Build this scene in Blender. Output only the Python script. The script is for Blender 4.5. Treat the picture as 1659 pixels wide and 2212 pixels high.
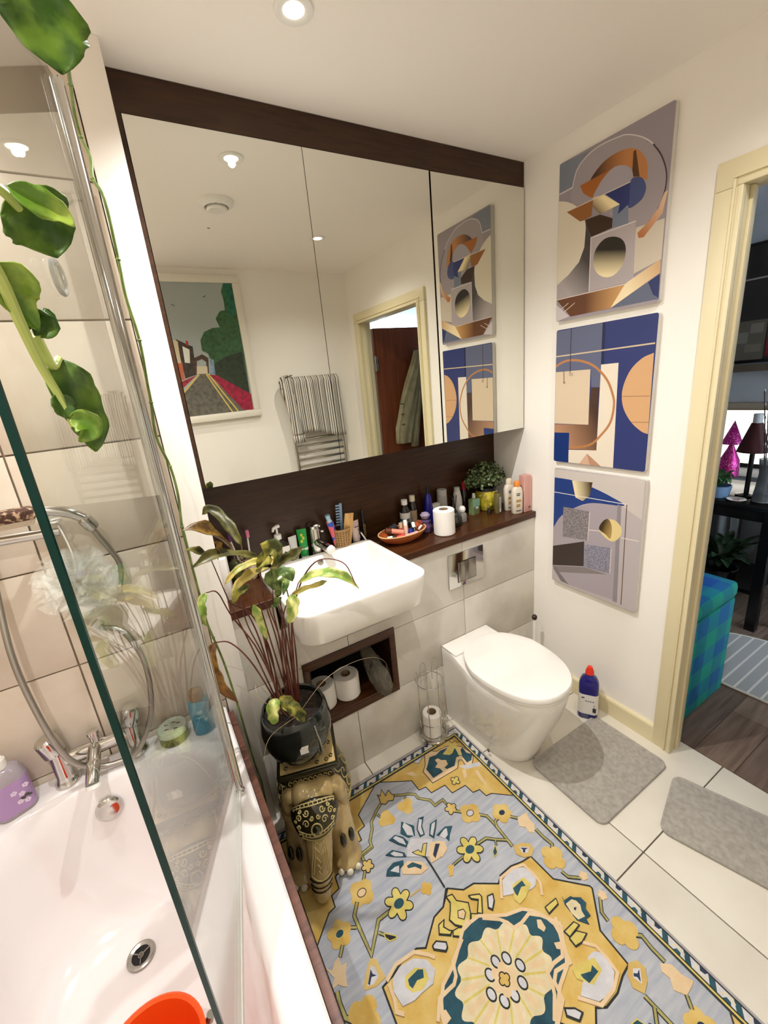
import bpy, bmesh, math, random
from mathutils import Vector, Matrix
R = random.Random(7)
sc = bpy.context.scene
for o in list(bpy.data.objects): bpy.data.objects.remove(o)
COL = sc.collection

# ------------------------------------------------------------------ camera
cam_d = bpy.data.cameras.new('camera'); cam = bpy.data.objects.new('camera', cam_d); COL.objects.link(cam)
F_PX = 908.11
Rw = ((0.8538136, -0.511875, -0.09479619), (-0.22917328, -0.2060851, -0.95131937), (0.46742052, 0.83397417, -0.29326633))
right = Vector(Rw[0]); down = Vector(Rw[1]); fwd = Vector(Rw[2])
m = Matrix((right, -down, -fwd)).transposed().to_4x4(); m.translation = Vector((0, 0, 1.58))
cam.matrix_world = m
cam_d.sensor_fit = 'VERTICAL'; cam_d.sensor_height = 36.0; cam_d.lens = F_PX * 36.0 / 2212.0
cam_d.clip_start = 0.01; cam_d.clip_end = 50
sc.camera = cam

# ------------------------------------------------------------------ world, view
w = bpy.data.worlds.new('world'); sc.world = w; w.use_nodes = True
w.node_tree.nodes['Background'].inputs[0].default_value = (0.62, 0.72, 0.9, 1)
w.node_tree.nodes['Background'].inputs[1].default_value = 0.35
sc.view_settings.view_transform = 'Standard'; sc.view_settings.look = 'None'
sc.view_settings.gamma = 1.0; sc.view_settings.use_curve_mapping = False
sc.view_settings.exposure = 0.18
sc.cycles.use_denoising = True
sc.cycles.max_bounces = 10; sc.cycles.diffuse_bounces = 6; sc.cycles.glossy_bounces = 5
sc.cycles.transmission_bounces = 6; sc.cycles.transparent_max_bounces = 16
sc.cycles.use_adaptive_sampling = True; sc.cycles.adaptive_threshold = 0.05; sc.cycles.adaptive_min_samples = 16
sc.cycles.caustics_reflective = True; sc.cycles.caustics_refractive = False
sc.cycles.sample_clamp_indirect = 6.0

# ------------------------------------------------------------------ lights
SPOT_W = 56.0
SPOT_K = (1.35, .36, .44, .72)
SPOTS = [(0.515, 1.10), (1.128, 0.403), (-0.30, 0.98), (-0.30, 0.12)]
ZC = 2.38
def lamp(name, kind, loc, energy, color, **kw):
    d = bpy.data.lights.new(name, kind); d.energy = energy; d.color = color
    for k, v in kw.items(): setattr(d, k, v)
    o = bpy.data.objects.new(name, d); o.location = loc; COL.objects.link(o); return o
for (sx, sy), sk in zip(SPOTS, SPOT_K):
    lamp('downlight_beam', 'SPOT', (sx, sy, ZC - .016), SPOT_W * sk, (1.0, .98, .965), spot_size=math.radians(146), spot_blend=.9, shadow_soft_size=.012)
# daylight arriving through the window of the next room
wl = lamp('window_daylight', 'AREA', (2.7, -1.42, 1.45), 400.0, (.72, .86, 1.0), shape='RECTANGLE', size=1.3, size_y=1.3)
wl.rotation_euler = (math.radians(-90), 0, 0)

# ------------------------------------------------------------------ materials
def lin(c):
    c = [v / 255.0 for v in c]
    return tuple((v / 12.92 if v <= .04045 else ((v + .055) / 1.055) ** 2.4) for v in c) + (1,)
MATS = {}
def mat(name, rgb, rough=.5, metal=0.0, spec=.5, noise=None, bump=None, emit=None, trans=0, coat=0, ior=1.45, sheen=0, scale=(1, 1, 1)):
    """noise=(rgb2, scale, detail, lo, hi) mixes a second colour; bump=(scale, strength)."""
    if name in MATS: return MATS[name]
    ma = bpy.data.materials.new(name); ma.use_nodes = True; nt = ma.node_tree; N = nt.nodes; L = nt.links
    b = N['Principled BSDF']
    b.inputs['Base Color'].default_value = lin(rgb); b.inputs['Roughness'].default_value = rough
    b.inputs['Metallic'].default_value = metal; b.inputs['Specular IOR Level'].default_value = spec
    b.inputs['Transmission Weight'].default_value = trans; b.inputs['Coat Weight'].default_value = coat; b.inputs['IOR'].default_value = ior
    if sheen: b.inputs['Sheen Weight'].default_value = sheen
    tc = None
    def coords():
        nonlocal tc
        if tc is None:
            t = N.new('ShaderNodeTexCoord'); mp = N.new('ShaderNodeMapping'); mp.inputs['Scale'].default_value = scale
            L.new(t.outputs['Object'], mp.inputs['Vector']); tc = mp.outputs['Vector']
        return tc
    if noise:
        c2, s, det, lo, hi = noise
        n = N.new('ShaderNodeTexNoise'); n.inputs['Scale'].default_value = s; n.inputs['Detail'].default_value = det
        L.new(coords(), n.inputs['Vector'])
        r = N.new('ShaderNodeValToRGB'); r.color_ramp.elements[0].position = lo; r.color_ramp.elements[1].position = hi
        r.color_ramp.elements[0].color = lin(rgb); r.color_ramp.elements[1].color = lin(c2)
        L.new(n.outputs['Fac'], r.inputs['Fac']); L.new(r.outputs['Color'], b.inputs['Base Color'])
    if bump:
        n = N.new('ShaderNodeTexNoise'); n.inputs['Scale'].default_value = bump[0]; n.inputs['Detail'].default_value = 4
        L.new(coords(), n.inputs['Vector'])
        bp = N.new('ShaderNodeBump'); bp.inputs['Strength'].default_value = bump[1]; bp.inputs['Distance'].default_value = .002
        L.new(n.outputs['Fac'], bp.inputs['Height']); L.new(bp.outputs['Normal'], b.inputs['Normal'])
    if emit:
        b.inputs['Emission Color'].default_value = lin(emit[0]); b.inputs['Emission Strength'].default_value = emit[1]
    MATS[name] = ma
    return ma
def thin_glass(name, tint, f0=.045, rough=0.0):
    """clear sheet: passes straight through, reflects by Fresnel"""
    ma = bpy.data.materials.new(name); ma.use_nodes = True; nt = ma.node_tree; N = nt.nodes; L = nt.links
    N.remove(N['Principled BSDF'])
    out = N['Material Output']; tr = N.new('ShaderNodeBsdfTransparent'); gl = N.new('ShaderNodeBsdfGlossy'); mx = N.new('ShaderNodeMixShader')
    tr.inputs['Color'].default_value = tint; gl.inputs['Roughness'].default_value = rough
    g = N.new('ShaderNodeNewGeometry'); d = N.new('ShaderNodeVectorMath'); d.operation = 'DOT_PRODUCT'; L.new(g.outputs['Normal'], d.inputs[0]); L.new(g.outputs['Incoming'], d.inputs[1])
    def mth(op, a, b):
        n = N.new('ShaderNodeMath'); n.operation = op
        for i, v in enumerate((a, b)):
            if v is None: continue
            if isinstance(v, (int, float)): n.inputs[i].default_value = v
            else: L.new(v, n.inputs[i])
        return n.outputs[0]
    c = mth('ABSOLUTE', d.outputs['Value'], None); p = mth('POWER', mth('SUBTRACT', 1.0, c), 5.0)   # Schlick, same from both sides
    L.new(mth('ADD', f0, mth('MULTIPLY', p, 1 - f0)), mx.inputs[0]); L.new(tr.outputs[0], mx.inputs[1]); L.new(gl.outputs[0], mx.inputs[2]); L.new(mx.outputs[0], out.inputs[0])
    MATS[name] = ma
    return ma
def stripes(name, cols, axis, period, rough=.9):
    """woven stripes: list of (position 0..1, rgb) along an object axis"""
    ma = bpy.data.materials.new(name); ma.use_nodes = True; nt = ma.node_tree; N = nt.nodes; L = nt.links; b = N['Principled BSDF']
    b.inputs['Roughness'].default_value = rough
    t = N.new('ShaderNodeTexCoord'); sp = N.new('ShaderNodeSeparateXYZ'); L.new(t.outputs['Object'], sp.inputs[0])
    d = N.new('ShaderNodeMath'); d.operation = 'DIVIDE'; d.inputs[1].default_value = period; L.new(sp.outputs[axis], d.inputs[0])
    fr = N.new('ShaderNodeMath'); fr.operation = 'FRACT'; L.new(d.outputs[0], fr.inputs[0])
    r = N.new('ShaderNodeValToRGB'); r.color_ramp.interpolation = 'CONSTANT'
    for i, (p, c) in enumerate(cols):
        e = r.color_ramp.elements[i] if i < 2 else r.color_ramp.elements.new(p)
        e.position = p; e.color = lin(c)
    L.new(fr.outputs[0], r.inputs[0]); L.new(r.outputs[0], b.inputs['Base Color'])
    MATS[name] = ma
    return ma
def wood(name, c1, c2, rough, axis_scale=(3, 40, 40)):
    return mat(name, c1, rough, noise=(c2, 2.5, 6, .35, .7), scale=axis_scale, bump=(6, .08))

PLASTER = mat('plaster', (240, 235, 226), .75, bump=(260, .10))
CEIL = mat('ceiling_paint', (246, 240, 233), .8, bump=(300, .08))
TILE = mat('stone_tile', (212, 207, 196), .32, noise=((190, 183, 170), 5, 8, .42, .72))
TILE_B = mat('beige_wall_tile', (218, 204, 187), .32, noise=((200, 184, 166), 5, 8, .42, .72))
FTILE = mat('floor_tile', (226, 220, 206), .28, noise=((214, 206, 190), 4, 5, .4, .75))
GROUT = mat('grout', (138, 122, 104), .9)
FGROUT = mat('floor_grout', (96, 84, 74), .9)
WENGE = wood('dark_wood', (62, 35, 12), (40, 21, 6), .38)
WENGE2 = wood('dark_wood_top', (80, 44, 20), (54, 28, 12), .33)
CREAM = mat('cream_gloss_paint', (222, 210, 172), .4)
WHITE_CER = mat('white_ceramic', (238, 234, 226), .08, spec=.6)
BATHM = mat('bath_acrylic', (232, 227, 226), .12, spec=.6)
CHROME = mat('chrome', (205, 203, 198), .10, 1.0)
STEEL = mat('brushed_steel', (165, 160, 152), .25, 1.0)
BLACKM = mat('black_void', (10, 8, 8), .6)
BLACKP = mat('black_plastic', (16, 15, 16), .3)
WHITEP = mat('white_plastic', (235, 232, 226), .35)
PAPER = mat('tissue_paper', (240, 236, 228), .95, bump=(120, .2))
MIRROR = mat('mirror_silver', (230, 230, 222), .0, 1.0)
GLASS = thin_glass('screen_glass', (.93, .95, .935, 1))
CLEAR = thin_glass('clear_plastic', (.93, .94, .93, 1))
GEDGE = mat('glass_edge', (4, 44, 38), .2, spec=.25)

# ------------------------------------------------------------------ mesh helpers
def finish(name, bm, ma, parent=None, smooth=False, loc=(0, 0, 0), rot=(0, 0, 0)):
    bmesh.ops.recalc_face_normals(bm, faces=bm.faces[:])
    me = bpy.data.meshes.new(name); bm.to_mesh(me); bm.free()
    if smooth:
        for p in me.polygons: p.use_smooth = True
        if smooth != 'all':
            try: me.set_sharp_from_angle(angle=math.radians(38))
            except Exception: pass
    if ma is not None:
        for x in (ma if isinstance(ma, (list, tuple)) else [ma]): me.materials.append(x)
    o = bpy.data.objects.new(name, me); o.location = loc; o.rotation_euler = rot; COL.objects.link(o)
    if parent is not None: o.parent = parent
    return o
def tag(o, label=None, cat=None, group=None, kind=None):
    if label: o['label'] = label
    if cat: o['category'] = cat
    if group: o['group'] = group
    if kind: o['kind'] = kind
    return o
def thing(name, label, cat, loc=(0, 0, 0), rz=0, group=None):
    o = bpy.data.objects.new(name, None); o.location = loc; o.rotation_euler = (0, 0, rz); o.empty_display_size = .05; COL.objects.link(o)
    return tag(o, label, cat, group)
def struct(o): o['kind'] = 'structure'; return o
def sroot(name):
    o = bpy.data.objects.new(name, None); COL.objects.link(o); o['kind'] = 'structure'; return o
def bbox(x0, x1, y0, y1, z0, z1, bm=None, bev=0, seg=2):
    own = bm is None
    if own: bm = bmesh.new()
    vs = [bm.verts.new((x, y, z)) for z in (z0, z1) for x, y in ((x0, y0), (x1, y0), (x1, y1), (x0, y1))]
    for f in ((3, 2, 1, 0), (4, 5, 6, 7), (0, 1, 5, 4), (1, 2, 6, 5), (2, 3, 7, 6), (3, 0, 4, 7)): bm.faces.new([vs[i] for i in f])
    if bev:
        es = set(e for v in vs for e in v.link_edges)
        bmesh.ops.bevel(bm, geom=list(es), offset=bev, segments=seg, affect='EDGES', profile=.5)
    return bm
def box(name, x0, x1, y0, y1, z0, z1, ma, parent=None, bev=0, smooth=False, **k):
    return finish(name, bbox(x0, x1, y0, y1, z0, z1, bev=bev), ma, parent, smooth or bool(bev), **k)
def lathe(prof, seg=32, bm=None, c=(0, 0, 0), sx=1, sy=1):
    if bm is None: bm = bmesh.new()
    rings = []
    for r, z in prof:
        if r <= 1e-6: rings.append([bm.verts.new((c[0], c[1], c[2] + z))])
        else: rings.append([bm.verts.new((c[0] + sx * r * math.cos(2 * math.pi * i / seg), c[1] + sy * r * math.sin(2 * math.pi * i / seg), c[2] + z)) for i in range(seg)])
    for a, b in zip(rings, rings[1:]):
        for i in range(seg):
            j = (i + 1) % seg
            if len(a) == 1 and len(b) == 1: continue
            if len(a) == 1: bm.faces.new((a[0], b[i], b[j]))
            elif len(b) == 1: bm.faces.new((a[i], a[j], b[0]))
            else: bm.faces.new((a[i], a[j], b[j], b[i]))
    if len(rings[0]) > 1: bm.faces.new(rings[0][::-1])
    if len(rings[-1]) > 1: bm.faces.new(rings[-1])
    return bm
def spline(pts, n=6):
    """Catmull-Rom through pts"""
    P = [Vector(p) for p in pts]
    if len(P) < 3: return P
    out = []
    for i in range(len(P) - 1):
        p0 = P[i - 1] if i else P[0] * 2 - P[1]; p1 = P[i]; p2 = P[i + 1]; p3 = P[i + 2] if i + 2 < len(P) else P[-1] * 2 - P[-2]
        for k in range(n):
            t = k / n
            out.append(.5 * ((2 * p1) + (p2 - p0) * t + (2 * p0 - 5 * p1 + 4 * p2 - p3) * t * t + (3 * p1 - p0 - 3 * p2 + p3) * t ** 3))
    out.append(P[-1]); return out
def tube(pts, r, seg=8, bm=None, closed=False):
    """r: number or list of radii along pts"""
    if bm is None: bm = bmesh.new()
    P = [Vector(p) for p in pts]; n = len(P); rings = []; up = None
    for i, p in enumerate(P):
        if closed: t = (P[(i + 1) % n] - P[i - 1])
        else: t = (P[min(i + 1, n - 1)] - P[max(i - 1, 0)])
        if t.length < 1e-9: t = Vector((0, 0, 1))
        t.normalize()
        if up is None:
            up = Vector((0, 0, 1)) if abs(t.z) < .9 else Vector((1, 0, 0))
        a = t.cross(up)
        if a.length < 1e-6: a = t.cross(Vector((1, .3, 0)))
        a.normalize(); b = a.cross(t).normalized(); up = b
        rr = r[i] if isinstance(r, (list, tuple)) else r
        rings.append([bm.verts.new(p + (a * math.cos(2 * math.pi * k / seg) + b * math.sin(2 * math.pi * k / seg)) * rr) for k in range(seg)])
    m = n if closed else n - 1
    for i in range(m):
        A = rings[i]; B = rings[(i + 1) % n]
        for k in range(seg): bm.faces.new((A[k], A[(k + 1) % seg], B[(k + 1) % seg], B[k]))
    if not closed: bm.faces.new(rings[0][::-1]); bm.faces.new(rings[-1])
    return bm
def loft(rings, cap0=True, cap1=True, bm=None):
    if bm is None: bm = bmesh.new()
    V = [[bm.verts.new(p) for p in r] for r in rings]; n = len(V[0])
    for a, b in zip(V, V[1:]):
        for i in range(n): bm.faces.new((a[i], a[(i + 1) % n], b[(i + 1) % n], b[i]))
    if cap0: bm.faces.new(V[0][::-1])
    if cap1: bm.faces.new(V[-1])
    return bm
def rrect(x0, x1, y0, y1, r, z, seg=6):
    """rounded rectangle ring; r number or (r00, r10, r11, r01)"""
    if not isinstance(r, (tuple, list)): r = (r,) * 4
    out = []
    for (cx, cy, a0), rr in zip(((x0, y0, 180), (x1, y0, 270), (x1, y1, 0), (x0, y1, 90)), r):
        ox = cx + rr if cx == x0 else cx - rr; oy = cy + rr if cy == y0 else cy - rr
        for k in range(seg + 1):
            a = math.radians(a0 + 90 * k / seg); out.append((ox + rr * math.cos(a), oy + rr * math.sin(a), z))
    return out
def prism(poly, z0, z1, bm=None):
    return loft([[(x, y, z0) for x, y in poly], [(x, y, z1) for x, y in poly]], bm=bm)
def ellipsoid(bm, c, r, rot=None, u=20, v=12):
    M = Matrix.Translation(c) @ (rot.to_4x4() if rot else Matrix.Identity(4)) @ Matrix.Diagonal((*r, 1))
    bmesh.ops.create_uvsphere(bm, u_segments=u, v_segments=v, radius=1, matrix=M); return bm
def ribbon(pts, wd):
    """flat stroke of width wd along 2D pts -> (left, right) sides with mitred joints"""
    P = [Vector((a, b)) for a, b in pts]; Lf, Rt = [], []
    for i, p in enumerate(P):
        d1 = (P[i] - P[i - 1]).normalized() if i else (P[1] - P[0]).normalized()
        d2 = (P[i + 1] - P[i]).normalized() if i + 1 < len(P) else d1
        t = d1 + d2
        t = t.normalized() if t.length > 1e-6 else d1
        n = Vector((-t.y, t.x)); k = 1 / max(.5, n.dot(Vector((-d2.y, d2.x))))
        Lf.append(p + n * wd * .5 * k); Rt.append(p - n * wd * .5 * k)
    return Lf, Rt
def patch(bm, pts, emb, h0, h1):
    """raised flat patch: polygon pts embedded by emb(u,v,h), from height h0 to h1"""
    try:
        a = [bm.verts.new(emb(u, v, h1)) for u, v in pts]; b = [bm.verts.new(emb(u, v, h0)) for u, v in pts]
        bm.faces.new(a); n = len(pts)
        for i in range(n): bm.faces.new((a[i], b[i], b[(i + 1) % n], a[(i + 1) % n]))
    except ValueError: pass
def stroke(bm, pts, wd, emb, h0, h1, closed=False):
    if closed: pts = list(pts) + [pts[0]]
    Lf, Rt = ribbon(pts, wd)
    for i in range(len(Lf) - 1):
        patch(bm, [Lf[i], Lf[i + 1], Rt[i + 1], Rt[i]], emb, h0, h1)
def copy_thing(root, loc, label=None, rz=None):
    r = root.copy(); COL.objects.link(r); r.location = loc
    if rz is not None: r.rotation_euler = (0, 0, rz)
    if label: r['label'] = label
    for ch in list(root.children):
        c = ch.copy(); COL.objects.link(c); c.parent = r
        for g in list(ch.children):
            d = g.copy(); COL.objects.link(d); d.parent = c
    return r
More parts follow.
